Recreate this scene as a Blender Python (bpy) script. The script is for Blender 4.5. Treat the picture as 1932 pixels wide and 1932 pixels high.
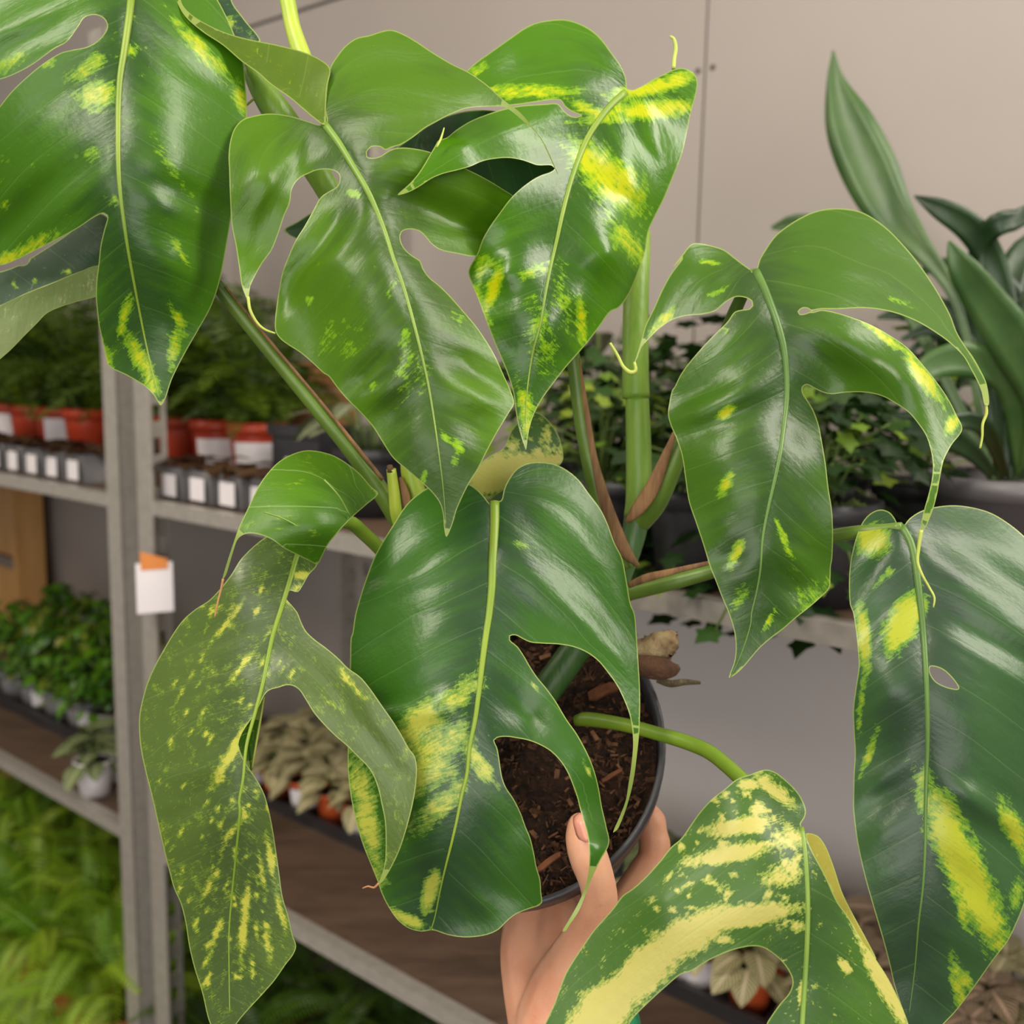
import bpy, bmesh, math, random
import numpy as np
from mathutils import Vector, Matrix
from mathutils.geometry import delaunay_2d_cdt
random.seed(7); np.random.seed(7)
for o in list(bpy.data.objects): bpy.data.objects.remove(o)
scene = bpy.context.scene
COL = scene.collection

# ------------------------------------------------------------------ camera
F, CC = 1900.0, 966.0
CAM = np.array([0, 0, 1.5])
_up = np.array([.018, .989, .142]); _up /= np.linalg.norm(_up)
_fw = np.array([0, 0, -1.0]); _Y = _fw - (_fw @ _up) * _up; _Y /= np.linalg.norm(_Y)
_X = np.cross(_Y, _up)
RW = np.array([_X, _Y, _up])                 # camera axes -> world axes
cd = bpy.data.cameras.new('camera'); cam = bpy.data.objects.new('camera', cd); COL.objects.link(cam)
M = Matrix.Identity(4)
for i in range(3):
    for j in range(3): M[i][j] = RW[i][j]
    M[i][3] = CAM[i]
cam.matrix_world = M
cd.sensor_width = 36; cd.lens = 36 * F / 1932; cd.clip_start = .01; cd.clip_end = 60
cd.dof.use_dof = True; cd.dof.focus_distance = .41; cd.dof.aperture_fstop = 9.5
scene.camera = cam

def at(x, y, d):
    """a point of the place that the lens sees at (x, y), d metres deep"""
    v = np.array([(x - CC) / F * d, -(y - CC) / F * d, -d])
    return RW @ v + CAM
def ray(x, y):
    return RW @ np.array([(x - CC) / F, -(y - CC) / F, -1.0])

# ------------------------------------------------------------------ world, lamps, exposure
w = bpy.data.worlds.new('shop_air'); scene.world = w; w.use_nodes = True
w.node_tree.nodes['Background'].inputs[0].default_value = (1, .95, .88, 1)
w.node_tree.nodes['Background'].inputs[1].default_value = .26
def area(name, loc, target, sx, sy, power, col):
    l = bpy.data.lights.new(name, 'AREA'); l.shape = 'RECTANGLE'; l.size = sx; l.size_y = sy
    l.energy = power; l.color = col
    o = bpy.data.objects.new(name, l); COL.objects.link(o); o.location = loc
    o.rotation_euler = (Vector(target) - Vector(loc)).to_track_quat('-Z', 'Y').to_euler()
    return o
area('ceiling_tube_light', (-.60, -.20, 2.75), (-.1, .45, 1.5), .3, 1.5, 33, (1, .92, .78))
area('rack_tube_light', (1.0, .12, 2.35), (.12, .46, 1.5), .36, 1.2, 27, (1, .93, .81))
area('ceiling_tube_light', (-1.9, .7, 2.75), (-.9, 1.4, 1), .3, 1.5, 24, (1, .90, .74))
area('frontal_fill_light', (-.2, -2.4, 1.55), (.1, .6, 1.2), 2.6, 1.9, 62, (1, .95, .90))  # unseen fill added behind the camera to brighten lower wall and leaves
vs = scene.view_settings
vs.view_transform = 'Standard'; vs.look = 'None'; vs.exposure = -0.12; vs.gamma = 1; vs.use_curve_mapping = False

# ------------------------------------------------------------------ rack frame of reference
TH = math.radians(50.7)
RV = np.array([math.sin(TH), -math.cos(TH), 0])    # along the shelves, to the right
DV = np.array([math.cos(TH), math.sin(TH), 0])     # away from the aisle, towards the wall
D0 = .72
_r = ray(230, 1000); _t = D0 / (_r @ DV); _p = _r * _t
A0 = _p @ RV
def W(a, b, z):
    return RV * (A0 + a) + DV * (D0 + b) + np.array([0, 0, z])
ZA, ZB, ZC = 1.5 - .188, 1.5 - .68, .36
WALLB = .47
def ab_at_z(x, y, z):
    r = ray(x, y); t = (z - 1.5) / r[2]; p = r * t
    return p @ RV - A0, p @ DV - D0
def ab_at_b(x, y, b):
    r = ray(x, y); t = (D0 + b) / (r @ DV); p = r * t
    return p @ RV - A0, b, p[2] + 1.5
ROTR = math.atan2(RV[1], RV[0])

# ------------------------------------------------------------------ material helpers
def new_mat(name):
    m = bpy.data.materials.new(name); m.use_nodes = True
    nt = m.node_tree; nt.nodes.clear()
    out = nt.nodes.new('ShaderNodeOutputMaterial')
    return m, nt, out
def N(nt, t, **kw):
    n = nt.nodes.new(t)
    for k, v in kw.items():
        if k.startswith('i_'):
            key = k[2:]; n.inputs[int(key) if key.isdigit() else key.replace('_', ' ')].default_value = v
        else: setattr(n, k, v)
    return n
def L(nt, a, b): nt.links.new(a, b)
def lin(r, g, b):
    f = lambda c: ((c / 255 + .055) / 1.055) ** 2.4 if c / 255 > .04045 else c / 255 / 12.92
    return (f(r), f(g), f(b), 1)
def ramp(nt, fac, stops):
    r = nt.nodes.new('ShaderNodeValToRGB'); e = r.color_ramp.elements
    while len(e) < len(stops): e.new(.5)
    for el, (p, c) in zip(e, stops): el.position = p; el.color = c
    L(nt, fac, r.inputs[0]); return r.outputs[0]
def simple(name, c1, c2=None, scale=20, rough=.5, bump=0, bscale=None, metal=0, spec=.5, stretch=None, trans=0, sss=0):
    m, nt, out = new_mat(name)
    p = N(nt, 'ShaderNodeBsdfPrincipled'); p.inputs['Roughness'].default_value = rough
    p.inputs['Metallic'].default_value = metal; p.inputs['Specular IOR Level'].default_value = spec
    tc = N(nt, 'ShaderNodeTexCoord'); mp = N(nt, 'ShaderNodeMapping')
    if stretch: mp.inputs['Scale'].default_value = stretch
    L(nt, tc.outputs['Object'], mp.inputs[0])
    n = N(nt, 'ShaderNodeTexNoise', i_Scale=scale, i_Detail=5.0); L(nt, mp.outputs[0], n.inputs['Vector'])
    L(nt, ramp(nt, n.outputs[0], [(.32, c1), (.68, c2 or c1)]), p.inputs['Base Color'])
    if sss:
        p.inputs['Subsurface Weight'].default_value = sss; p.inputs['Subsurface Radius'].default_value = (1, .35, .2)
        p.inputs['Subsurface Scale'].default_value = .006
    if bump:
        n2 = N(nt, 'ShaderNodeTexNoise', i_Scale=bscale or scale * 4, i_Detail=6.0); L(nt, mp.outputs[0], n2.inputs['Vector'])
        b = N(nt, 'ShaderNodeBump', i_Strength=bump, i_Distance=.004); L(nt, n2.outputs[0], b.inputs['Height']); L(nt, b.outputs[0], p.inputs['Normal'])
    if trans:
        t = N(nt, 'ShaderNodeBsdfTranslucent'); t.inputs[0].default_value = c2 or c1
        mx = N(nt, 'ShaderNodeMixShader'); mx.inputs[0].default_value = trans
        L(nt, p.outputs[0], mx.inputs[1]); L(nt, t.outputs[0], mx.inputs[2]); L(nt, mx.outputs[0], out.inputs[0])
    else: L(nt, p.outputs[0], out.inputs[0])
    return m

def math_n(nt, op, a, b=None, c=None):
    n = N(nt, 'ShaderNodeMath', operation=op)
    for i, v in enumerate((a, b, c)):
        if v is None: continue
        if isinstance(v, (int, float)): n.inputs[i].default_value = v
        else: L(nt, v, n.inputs[i])
    return n.outputs[0]
def mixc(nt, fac, a, b):
    n = N(nt, 'ShaderNodeMix', data_type='RGBA')
    if isinstance(fac, (int, float)): n.inputs[0].default_value = fac
    else: L(nt, fac, n.inputs[0])
    for i, v in ((6, a), (7, b)):
        if isinstance(v, tuple): n.inputs[i].default_value = v
        else: L(nt, v, n.inputs[i])
    return n.outputs[2]
def sstep(nt, v, lo, hi):
    n = N(nt, 'ShaderNodeMapRange', interpolation_type='SMOOTHSTEP')
    L(nt, v, n.inputs[0]); n.inputs[1].default_value = lo; n.inputs[2].default_value = hi
    return n.outputs[0]

def leaf_mat(name, dark, mid, lime, yellow, rough=.34, trans=.22, spacing=.85, noise_amp=1.0, vein=.10, tcol=(60, 130, 10), streak=(2.2, .45), crisp=.22, vcol=(150, 185, 110), spec=.5):
    m, nt, out = new_mat(name)
    uv = N(nt, 'ShaderNodeUVMap', uv_map='veins'); sep = N(nt, 'ShaderNodeSeparateXYZ'); L(nt, uv.outputs[0], sep.inputs[0])
    am = N(nt, 'ShaderNodeAttribute', attribute_name='mask'); ae = N(nt, 'ShaderNodeAttribute', attribute_name='edge')
    asd = N(nt, 'ShaderNodeAttribute', attribute_name='rib')
    tc = N(nt, 'ShaderNodeTexCoord')
    # streaky noise along the side veins
    mp = N(nt, 'ShaderNodeMapping'); mp.inputs['Scale'].default_value = (streak[0], streak[1], 1); L(nt, uv.outputs[0], mp.inputs[0])
    n1 = N(nt, 'ShaderNodeTexNoise', i_Scale=7.5, i_Detail=7.0, i_Roughness=.68); L(nt, mp.outputs[0], n1.inputs['Vector'])
    n2 = N(nt, 'ShaderNodeTexNoise', i_Scale=150.0, i_Detail=8.0, i_Roughness=.78); L(nt, tc.outputs['Object'], n2.inputs['Vector'])
    nn = math_n(nt, 'ADD', math_n(nt, 'MULTIPLY', n1.outputs[0], .42), math_n(nt, 'MULTIPLY', n2.outputs[0], .58))
    val = math_n(nt, 'ADD', am.outputs['Fac'], math_n(nt, 'MULTIPLY', math_n(nt, 'SUBTRACT', nn, .5), 3.2 * noise_amp))
    f_lime = sstep(nt, val, .40, .40 + crisp * 1.2); f_yel = sstep(nt, val, .62, .62 + crisp * 2)
    # broad green variation
    n3 = N(nt, 'ShaderNodeTexNoise', i_Scale=26.0, i_Detail=4.0); L(nt, tc.outputs['Object'], n3.inputs['Vector'])
    mp3 = N(nt, 'ShaderNodeMapping'); mp3.inputs['Scale'].default_value = (1.4, .25, 1); L(nt, uv.outputs[0], mp3.inputs[0])
    n4 = N(nt, 'ShaderNodeTexNoise', i_Scale=3.0, i_Detail=3.0); L(nt, mp3.outputs[0], n4.inputs['Vector'])
    g = math_n(nt, 'ADD', math_n(nt, 'MULTIPLY', n3.outputs[0], .5), math_n(nt, 'MULTIPLY', n4.outputs[0], .5))
    g = math_n(nt, 'ADD', g, math_n(nt, 'MULTIPLY', math_n(nt, 'SUBTRACT', sstep(nt, asd.outputs['Fac'], 0, 150), .5), .34))
    col = mixc(nt, sstep(nt, g, .30, .68), lin(*dark), lin(*mid))
    col = mixc(nt, f_lime, col, lin(*lime)); col = mixc(nt, f_yel, col, lin(*yellow))
    # side veins
    fr = math_n(nt, 'FRACT', math_n(nt, 'ADD', math_n(nt, 'DIVIDE', sep.outputs[0], spacing), .5))
    dist = math_n(nt, 'MULTIPLY', math_n(nt, 'ABSOLUTE', math_n(nt, 'SUBTRACT', fr, .5)), spacing * 100)
    vl = math_n(nt, 'SUBTRACT', 1.0, sstep(nt, dist, .3, 1.9))
    col = mixc(nt, math_n(nt, 'MULTIPLY', vl, vein), col, lin(*vcol))
    # pale margin
    mg = math_n(nt, 'SUBTRACT', 1.0, sstep(nt, ae.outputs['Fac'], .8, 2.8))
    col = mixc(nt, math_n(nt, 'MULTIPLY', mg, .7), col, lin(166, 184, 96))
    p = N(nt, 'ShaderNodeBsdfPrincipled'); p.inputs['Roughness'].default_value = rough; p.inputs['Specular IOR Level'].default_value = spec
    L(nt, col, p.inputs['Base Color'])
    n5 = N(nt, 'ShaderNodeTexNoise', i_Scale=330.0, i_Detail=4.0); L(nt, tc.outputs['Object'], n5.inputs['Vector'])
    mp5 = N(nt, 'ShaderNodeMapping'); mp5.inputs['Scale'].default_value = (1.6, .35, 1); L(nt, uv.outputs[0], mp5.inputs[0])
    n6 = N(nt, 'ShaderNodeTexNoise', i_Scale=9.0, i_Detail=3.0); L(nt, mp5.outputs[0], n6.inputs['Vector'])
    hgt = math_n(nt, 'ADD', math_n(nt, 'MULTIPLY', n5.outputs[0], .5), math_n(nt, 'MULTIPLY', n6.outputs[0], .35))
    hgt = math_n(nt, 'SUBTRACT', hgt, math_n(nt, 'MULTIPLY', math_n(nt, 'SUBTRACT', 1.0, sstep(nt, dist, 0, 6)), .10))
    b = N(nt, 'ShaderNodeBump', i_Strength=.32, i_Distance=.0009); L(nt, hgt, b.inputs['Height']); L(nt, b.outputs[0], p.inputs['Normal'])
    t = N(nt, 'ShaderNodeBsdfTranslucent'); L(nt, mixc(nt, .55, col, lin(*tcol)), t.inputs[0])
    mx = N(nt, 'ShaderNodeMixShader'); mx.inputs[0].default_value = trans
    L(nt, p.outputs[0], mx.inputs[1]); L(nt, t.outputs[0], mx.inputs[2]); L(nt, mx.outputs[0], out.inputs[0])
    return m

# ------------------------------------------------------------------ object helpers
WL = {}                                              # world location of roots
def link(o, parent=None):
    COL.objects.link(o)
    if parent is not None: o.parent = parent
    return o
def tag(o, label=None, cat=None, group=None, kind=None):
    for k, v in (('label', label), ('category', cat), ('group', group), ('kind', kind)):
        if v: o[k] = v
    return o
def empty(name, loc, label, cat, group=None, rz=0):
    o = bpy.data.objects.new(name, None); o.empty_display_size = .02; link(o); o.location = tuple(loc); o.rotation_euler = (0, 0, rz)
    WL[o] = np.array(loc, float); return tag(o, label, cat, group)
def mesh_obj(name, verts, faces, mat, parent=None, smooth=True, local=False):
    verts = np.asarray(verts, float)
    off = np.zeros(3)
    q = parent
    while q is not None and not local:
        if q in WL: off = WL[q]; break
        q = q.parent
    me = bpy.data.meshes.new(name); me.from_pydata([tuple(v) for v in verts - off], [], [tuple(f) for f in faces])
    if mat is not None:
        for mm in (mat if isinstance(mat, list) else [mat]): me.materials.append(mm)
    if smooth: me.polygons.foreach_set('use_smooth', [True] * len(me.polygons))
    me.update()
    return link(bpy.data.objects.new(name, me), parent)
def share(src, name, parent, loc=(0, 0, 0), rot=(0, 0, 0), scale=(1, 1, 1)):
    o = bpy.data.objects.new(name, src); link(o, parent)
    o.location = loc; o.rotation_euler = rot; o.scale = scale if hasattr(scale, '__len__') else (scale,) * 3
    return o

def cr(pts, step=6.0, closed=False):
    """centripetal Catmull-Rom through pts, resampled about every step"""
    P = np.array(pts, float)
    if closed: Q = np.vstack([P[-1], P, P[0], P[1]])
    else: Q = np.vstack([2 * P[0] - P[1], P, 2 * P[-1] - P[-2]])
    out = []
    for i in range(1, len(Q) - 2):
        p0, p1, p2, p3 = Q[i - 1], Q[i], Q[i + 1], Q[i + 2]
        d = lambda a, b: max(np.linalg.norm(b[:2] - a[:2]), 1e-6) ** .5
        t0 = 0; t1 = d(p0, p1); t2 = t1 + d(p1, p2); t3 = t2 + d(p2, p3)
        n = max(1, int(round(np.linalg.norm(p2[:2] - p1[:2]) / step)))
        for k in range(n):
            t = t1 + (t2 - t1) * k / n
            A1 = (t1 - t) / (t1 - t0) * p0 + (t - t0) / (t1 - t0) * p1
            A2 = (t2 - t) / (t2 - t1) * p1 + (t - t1) / (t2 - t1) * p2
            A3 = (t3 - t) / (t3 - t2) * p2 + (t - t2) / (t3 - t2) * p3
            B1 = (t2 - t) / (t2 - t0) * A1 + (t - t0) / (t2 - t0) * A2
            B2 = (t3 - t) / (t3 - t1) * A2 + (t - t1) / (t3 - t1) * A3
            out.append((t2 - t) / (t2 - t1) * B1 + (t - t1) / (t2 - t1) * B2)
    if not closed: out.append(P[-1])
    return np.array(out)
def K(ox, oy, s, pts): return [(ox + x / s, oy + y / s) for x, y in pts]
def c1(*p): return K(0, 0, 2.927, p)
def c2(*p): return K(400, 0, 2.927, p)
def c3(*p): return K(740, 0, 2.927, p)
def c4(*p): return K(1270, 0, 2.918, p)
def c5(*p): return K(0, 500, 2.927, p)
def c6(*p): return K(400, 560, 2.927, p)
def c7(*p): return K(900, 560, 2.928, p)
def c8(*p): return K(1270, 560, 2.918, p)
def g3(*p): return K(260, 1050, 3.22, p)
def g4(*p): return K(260, 1400, 3.22, p)
def g5(*p): return K(650, 1150, 2.8836, p)
def g6(*p): return K(900, 1400, 3.632, p)
def g7(*p): return K(1270, 1400, 2.918, p)
def g8(*p): return K(1170, 1050, 3.645, p)

def tube_rings(C, R, seg=10, flat=1.0, caps=True, tilt=None):
    """tube mesh along world points C with radii R"""
    C = np.array(C, float); n = len(C); R = np.broadcast_to(np.array(R, float), (n,))
    T = np.gradient(C, axis=0); T /= np.linalg.norm(T, axis=1)[:, None] + 1e-12
    ref = np.array(tilt if tilt is not None else (CAM - C.mean(0)), float); ref /= np.linalg.norm(ref)
    vs, fs = [], []
    for i in range(n):
        u = np.cross(T[i], ref)
        if np.linalg.norm(u) < 1e-4: u = np.cross(T[i], [0, 0, 1.0])
        u /= np.linalg.norm(u); v = np.cross(u, T[i])
        for k in range(seg):
            a = 2 * math.pi * k / seg
            vs.append(C[i] + R[i] * (math.cos(a) * u + flat * math.sin(a) * v))
    for i in range(n - 1):
        for k in range(seg):
            a, b = i * seg + k, i * seg + (k + 1) % seg
            fs.append((a, b, b + seg, a + seg))
    if caps:
        fs.append(tuple(range(seg - 1, -1, -1))); fs.append(tuple(range((n - 1) * seg, n * seg)))
    return vs, fs
def ptube(name, pts, mat, parent, seg=12, flat=1.0, step=10):
    """pts: (x, y, depth m, radius px)"""
    S = cr(pts, step)
    C = [at(x, y, d) for x, y, d, r in S]; R = [r / F * d for x, y, d, r in S]
    v, f = tube_rings(C, R, seg, flat)
    return mesh_obj(name, v, f, mat, parent)

def tps(pts):
    P = np.array(pts, float); X = P[:, :2] / 300; n = len(P)
    def U(r2): return np.where(r2 > 0, r2 * np.log(r2 + 1e-12), 0)
    Kk = U(((X[:, None] - X[None]) ** 2).sum(-1)) + 1e-3 * np.eye(n)
    Q = np.hstack([np.ones((n, 1)), X]); A = np.zeros((n + 3, n + 3)); A[:n, :n] = Kk; A[:n, n:] = Q; A[n:, :n] = Q.T
    c = np.linalg.solve(A, np.concatenate([P[:, 2], np.zeros(3)]))
    def f(xy):
        Y = np.asarray(xy, float) / 300
        return U(((Y[:, None] - X[None]) ** 2).sum(-1)) @ c[:n] + c[n] + Y @ c[n + 1:]
    return f
def inside(poly, pts):
    x, y = pts[:, 0], pts[:, 1]; r = np.zeros(len(pts), bool); n = len(poly); j = n - 1
    for i in range(n):
        xi, yi = poly[i]; xj, yj = poly[j]
        c = ((yi > y) != (yj > y)) & (x < (xj - xi) * (y - yi) / (yj - yi + 1e-12) + xi)
        r ^= c; j = i
    return r
def seg_dist(poly, pts, closed=True):
    best = np.full(len(pts), 1e9); n = len(poly)
    for i in range(n if closed else n - 1):
        a = poly[i]; b = poly[(i + 1) % n]; ab = b - a; l2 = ab @ ab + 1e-9
        t = np.clip(((pts - a) @ ab) / l2, 0, 1)
        best = np.minimum(best, np.linalg.norm(pts - a - t[:, None] * ab, axis=1))
    return best

def build_leaf(name, parent, outline, rib, depth, mat, blobs=(), base=0.0, holes=(), spacing=85, ripple=.10, groove=.16, cell=9.0,
               ksweep=.55, rib_r=(6, 1.2), rib_mat=None, rib_to=1.0, rib_from=0.0, label=None, lip=.0011, rib_name='midrib'):
    """a leaf blade: outline and midrib as they lie, depth control points in cm"""
    loops = [cr(outline, 6.0, True)] + [cr(h, 4.0, True) for h in holes]
    O = loops[0]
    ribs = cr(rib, 5.0)
    lo, hi = O.min(0), O.max(0)
    gx = np.arange(lo[0], hi[0], cell); gy = np.arange(lo[1], hi[1], cell * .866)
    G = np.array([(x + (cell / 2 if j % 2 else 0), y) for j, y in enumerate(gy) for x in gx])
    ins = inside(O, G)
    for h in loops[1:]: ins &= ~inside(h, G)
    G = G[ins]; dd = np.full(len(G), 1e9)
    for l in loops: dd = np.minimum(dd, seg_dist(l, G))
    rd = seg_dist(ribs, G, False)
    G = G[(dd > 5) & (rd > 4)]
    Rr = ribs[inside(O, ribs)]; Rr = Rr[seg_dist(O, Rr) > 4] if len(Rr) else Rr
    P = [Vector((x, y)) for x, y in np.vstack(loops + [G, Rr])]
    E, s0 = [], 0
    for l in loops:
        n = len(l); E += [(s0 + i, s0 + (i + 1) % n) for i in range(n)]; s0 += n
    r = delaunay_2d_cdt(P, E, [], 0, 1e-4)
    V = np.array([(v.x, v.y) for v in r[0]]); Fc = np.array([f[:3] for f in r[2]])
    cen = V[Fc].mean(1); ok = inside(O, cen)
    for h in loops[1:]: ok &= ~inside(h, cen)
    Fc = Fc[ok]
    used = np.unique(Fc); remap = -np.ones(len(V), int); remap[used] = np.arange(len(used)); V = V[used]; Fc = remap[Fc]
    # coordinates along the midrib and away from it
    dm = np.linalg.norm(V[:, None] - ribs[None], axis=2); idx = dm.argmin(1); s = dm.min(1)
    seg = np.linalg.norm(np.diff(ribs, axis=0), axis=1); arc = np.concatenate([[0], np.cumsum(seg)])
    T = np.gradient(ribs, axis=0); T /= np.linalg.norm(T, axis=1)[:, None]
    rel = V - ribs[idx]; side = np.sign(T[idx, 0] * rel[:, 1] - T[idx, 1] * rel[:, 0] + 1e-9)
    fw = (rel * T[idx]).sum(1); along = arc[idx] + np.clip(fw, -3, 3)
    ends = idx == 0
    phi = np.arctan2(-fw, np.abs(T[idx, 0] * rel[:, 1] - T[idx, 1] * rel[:, 0]) + 1e-6)
    along[ends] -= np.clip(phi[ends], 0, 1.6) * 130 * np.clip(s[ends] / 60, 0, 1)
    veinc = along - ksweep * s - .0006 * s * s + side * spacing * .22
    edge = np.full(len(V), 1e9)
    for l in loops: edge = np.minimum(edge, seg_dist(l, V))
    fn = tps(depth)
    total = arc[-1]
    fade = np.clip(1 - along / total, 0.15, 1)
    ph0 = (outline[0][0] * 7.3 + outline[0][1]) % 6.28
    def dep(xy, s_, vc, ed, fd):
        d = fn(xy)
        d = d + groove * np.exp(-s_ / 26) * fd
        amp = .55 + .55 * np.sin(vc / 61 + ph0) + .25 * np.sin(vc / 23 + 2 * ph0 + s_ / 90)
        wob = vc + 10 * np.sin(vc / 43 + s_ / 70 + ph0)
        d = d + ripple * 1.15 * amp * np.cos(2 * np.pi * wob / (spacing * 1.5)) * np.clip(s_ / 80, 0, 1) * np.clip(ed / 50, 0, 1)
        d = d + .05 * np.sin(xy[:, 0] / 47 + ph0) * np.sin(xy[:, 1] / 61 + 2 * ph0) * np.clip(ed / 30, 0, 1)
        return d / 100
    d = dep(V, s, veinc, edge, fade)
    mask = np.full(len(V), base)
    for bx, by, rx, ry, an, st in blobs:
        a = math.radians(an); q = V - (bx, by)
        u = (q[:, 0] * math.cos(a) + q[:, 1] * math.sin(a)) / rx; v = (-q[:, 0] * math.sin(a) + q[:, 1] * math.cos(a)) / ry
        mask = np.maximum(mask, base + (st - base) * np.clip(1.38 - .78 * np.sqrt(u * u + v * v), 0, 1))
    P3 = np.array([at(x, y, z) for (x, y), z in zip(V, d)])
    # face the triangles to the viewer
    a, b, c = V[Fc[:, 0]], V[Fc[:, 1]], V[Fc[:, 2]]
    cr_ = (b[:, 0] - a[:, 0]) * (c[:, 1] - a[:, 1]) - (b[:, 1] - a[:, 1]) * (c[:, 0] - a[:, 0])
    Fc[cr_ > 0] = Fc[cr_ > 0][:, ::-1]
    # rim: the blade's thickness along its margin
    from collections import Counter
    cnt = Counter()
    for f in Fc:
        for i in range(3): cnt[tuple(sorted((f[i], f[(i + 1) % 3])))] += 1
    be = [(f[i], f[(i + 1) % 3]) for f in Fc for i in range(3) if cnt[tuple(sorted((f[i], f[(i + 1) % 3])))] == 1]
    bv = sorted({i for e in be for i in e}); nb = len(bv); nm = {v: len(V) + k for k, v in enumerate(bv)}
    back = []
    for v in bv:
        dirv = P3[v] - CAM; back.append(P3[v] + dirv / np.linalg.norm(dirv) * lip)
    faces = [tuple(int(i) for i in f) for f in Fc] + [(nm[j], nm[i], nm[i] + nb, nm[j] + nb) for i, j in be]
    verts = np.vstack([P3, P3[bv], np.array(back)])
    o = mesh_obj(name, verts, faces, mat, parent)
    me = o.data
    ext = np.array(bv, int)
    def cat(a): return np.concatenate([a, a[ext], a[ext]])
    for nme, arr in (('mask', mask), ('edge', edge), ('rib', s)):
        at_ = me.attributes.new(nme, 'FLOAT', 'POINT'); at_.data.foreach_set('value', cat(arr).astype(np.float32))
    uvl = me.uv_layers.new(name='veins'); li = np.empty(len(me.loops), np.int32); me.loops.foreach_get('vertex_index', li)
    vc_, sd_ = cat(veinc) / 100, cat(s * side) / 100
    uvl.data.foreach_set('uv', np.stack([vc_[li], sd_[li]], 1).astype(np.float32).ravel())
    if label: o['label'] = label
    if rib_mat is not None:
        n = len(ribs); i0, i1 = int(n * rib_from), max(int(n * rib_to), 4)
        xy = ribs[i0:i1:2]; tt = np.linspace(0, 1, len(xy))
        dz = dep(xy, np.zeros(len(xy)), np.zeros(len(xy)), np.full(len(xy), 99.), np.clip(1 - tt * rib_to, .15, 1))
        rr = rib_r[1] + (rib_r[0] - rib_r[1]) * (1 - tt) ** 1.25
        C = np.array([at(x, y, z - .25 * q / F * z) for (x, y), z, q in zip(xy, dz, rr)])
        v, f = tube_rings(C, rr * dz / F, 8, .6)
        rb = mesh_obj(rib_name, v, f, rib_mat, o)
    return o

def box_v(x0, x1, y0, y1, z0, z1):
    v = [(x, y, z) for z in (z0, z1) for y in (y0, y1) for x in (x0, x1)]
    f = [(0, 2, 3, 1), (4, 5, 7, 6), (0, 1, 5, 4), (2, 6, 7, 3), (0, 4, 6, 2), (1, 3, 7, 5)]
    return v, f
def join(parts):
    V, Fs = [], []
    for v, f in parts:
        o = len(V); V += list(v); Fs += [tuple(i + o for i in q) for q in f]
    return V, Fs
def rbox(a0, a1, b0, b1, z0, z1):
    """box in rack coordinates"""
    v, f = box_v(a0, a1, b0, b1, z0, z1)
    v = [W(*q) for q in v]
    return v, f
def lathe(prof, seg=28, cx=0, cy=0):
    V, Fs = [], []
    for r, z in prof:
        for k in range(seg):
            a = 2 * math.pi * k / seg; V.append((cx + r * math.cos(a), cy + r * math.sin(a), z))
    n = len(prof)
    for i in range(n - 1):
        for k in range(seg):
            a, b = i * seg + k, i * seg + (k + 1) % seg; Fs.append((a, b, b + seg, a + seg))
    return V, Fs

# ================================================================== the setting
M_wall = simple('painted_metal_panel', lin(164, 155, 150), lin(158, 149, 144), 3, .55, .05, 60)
M_wall2 = simple('lightened_panel', lin(206, 200, 198), lin(200, 194, 192), 3, .5, .03, 60)  # lighter colour stands in for light on the right lower wall panel
M_joint = simple('panel_joint', lin(120, 110, 102), rough=.8)
M_screw = simple('screw_head', lin(90, 80, 72), rough=.5, metal=.4)
M_floor = simple('floor_concrete', lin(110, 104, 98), lin(92, 86, 80), 6, .7)
M_ceil = simple('ceiling_paint', lin(215, 210, 202), rough=.9)
M_galv = simple('galvanised_steel', lin(178, 172, 164), lin(164, 158, 150), 90, .40, .05, 160, metal=.3)
M_dsteel = simple('grey_steel', lin(116, 110, 104), lin(92, 86, 82), 20, .5, metal=.5)
M_board = simple('brown_shelf_board', lin(108, 86, 70), lin(82, 64, 52), 14, .6, .15, 60, stretch=(1, 4, 1))
M_ply = simple('plywood', lin(196, 150, 92), lin(178, 130, 74), 6, .6, stretch=(6, 1, 1))
M_oboard = simple('reddish_board', lin(170, 96, 50), lin(140, 76, 40), 6, .6)
M_tray = simple('black_tray_plastic', lin(42, 40, 42), lin(52, 50, 52), 20, .4)
M_terra = simple('terracotta_plastic', lin(190, 84, 40), lin(172, 70, 34), 12, .45)
M_red = simple('red_brown_plastic', lin(186, 66, 36), lin(160, 50, 28), 12, .4)
M_gpot = simple('grey_pot_plastic', lin(98, 94, 98), lin(84, 82, 86), 12, .45)
M_lgpot = simple('light_grey_pot_plastic', lin(138, 136, 138), lin(120, 118, 120), 12, .45)
M_dpot = simple('dark_pot_plastic', lin(56, 56, 60), lin(46, 46, 50), 12, .45)
M_white = simple('white_card', lin(236, 230, 234), lin(228, 222, 226), 8, .6)
M_orange = simple('orange_card', lin(222, 140, 72), lin(212, 126, 60), 8, .6)
M_soil = simple('potting_soil', lin(58, 38, 26), lin(30, 19, 13), 120, .9, .8, 300)

def struct(name, vf, mat, parent=None, smooth=False):
    o = mesh_obj(name, vf[0], vf[1], mat, parent, smooth)
    if parent is None: o['kind'] = 'structure'
    return o
fl = struct('floor', box_v(-4, 3, -2.5, 5, -.05, 0), M_floor)
ce = struct('ceiling', box_v(-4, 3, -2.5, 5, 2.9, 2.95), M_ceil)
wall = struct('wall_back', rbox(-3.6, 2.4, WALLB + .012, WALLB + .06, 0, 2.9), M_joint)
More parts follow.
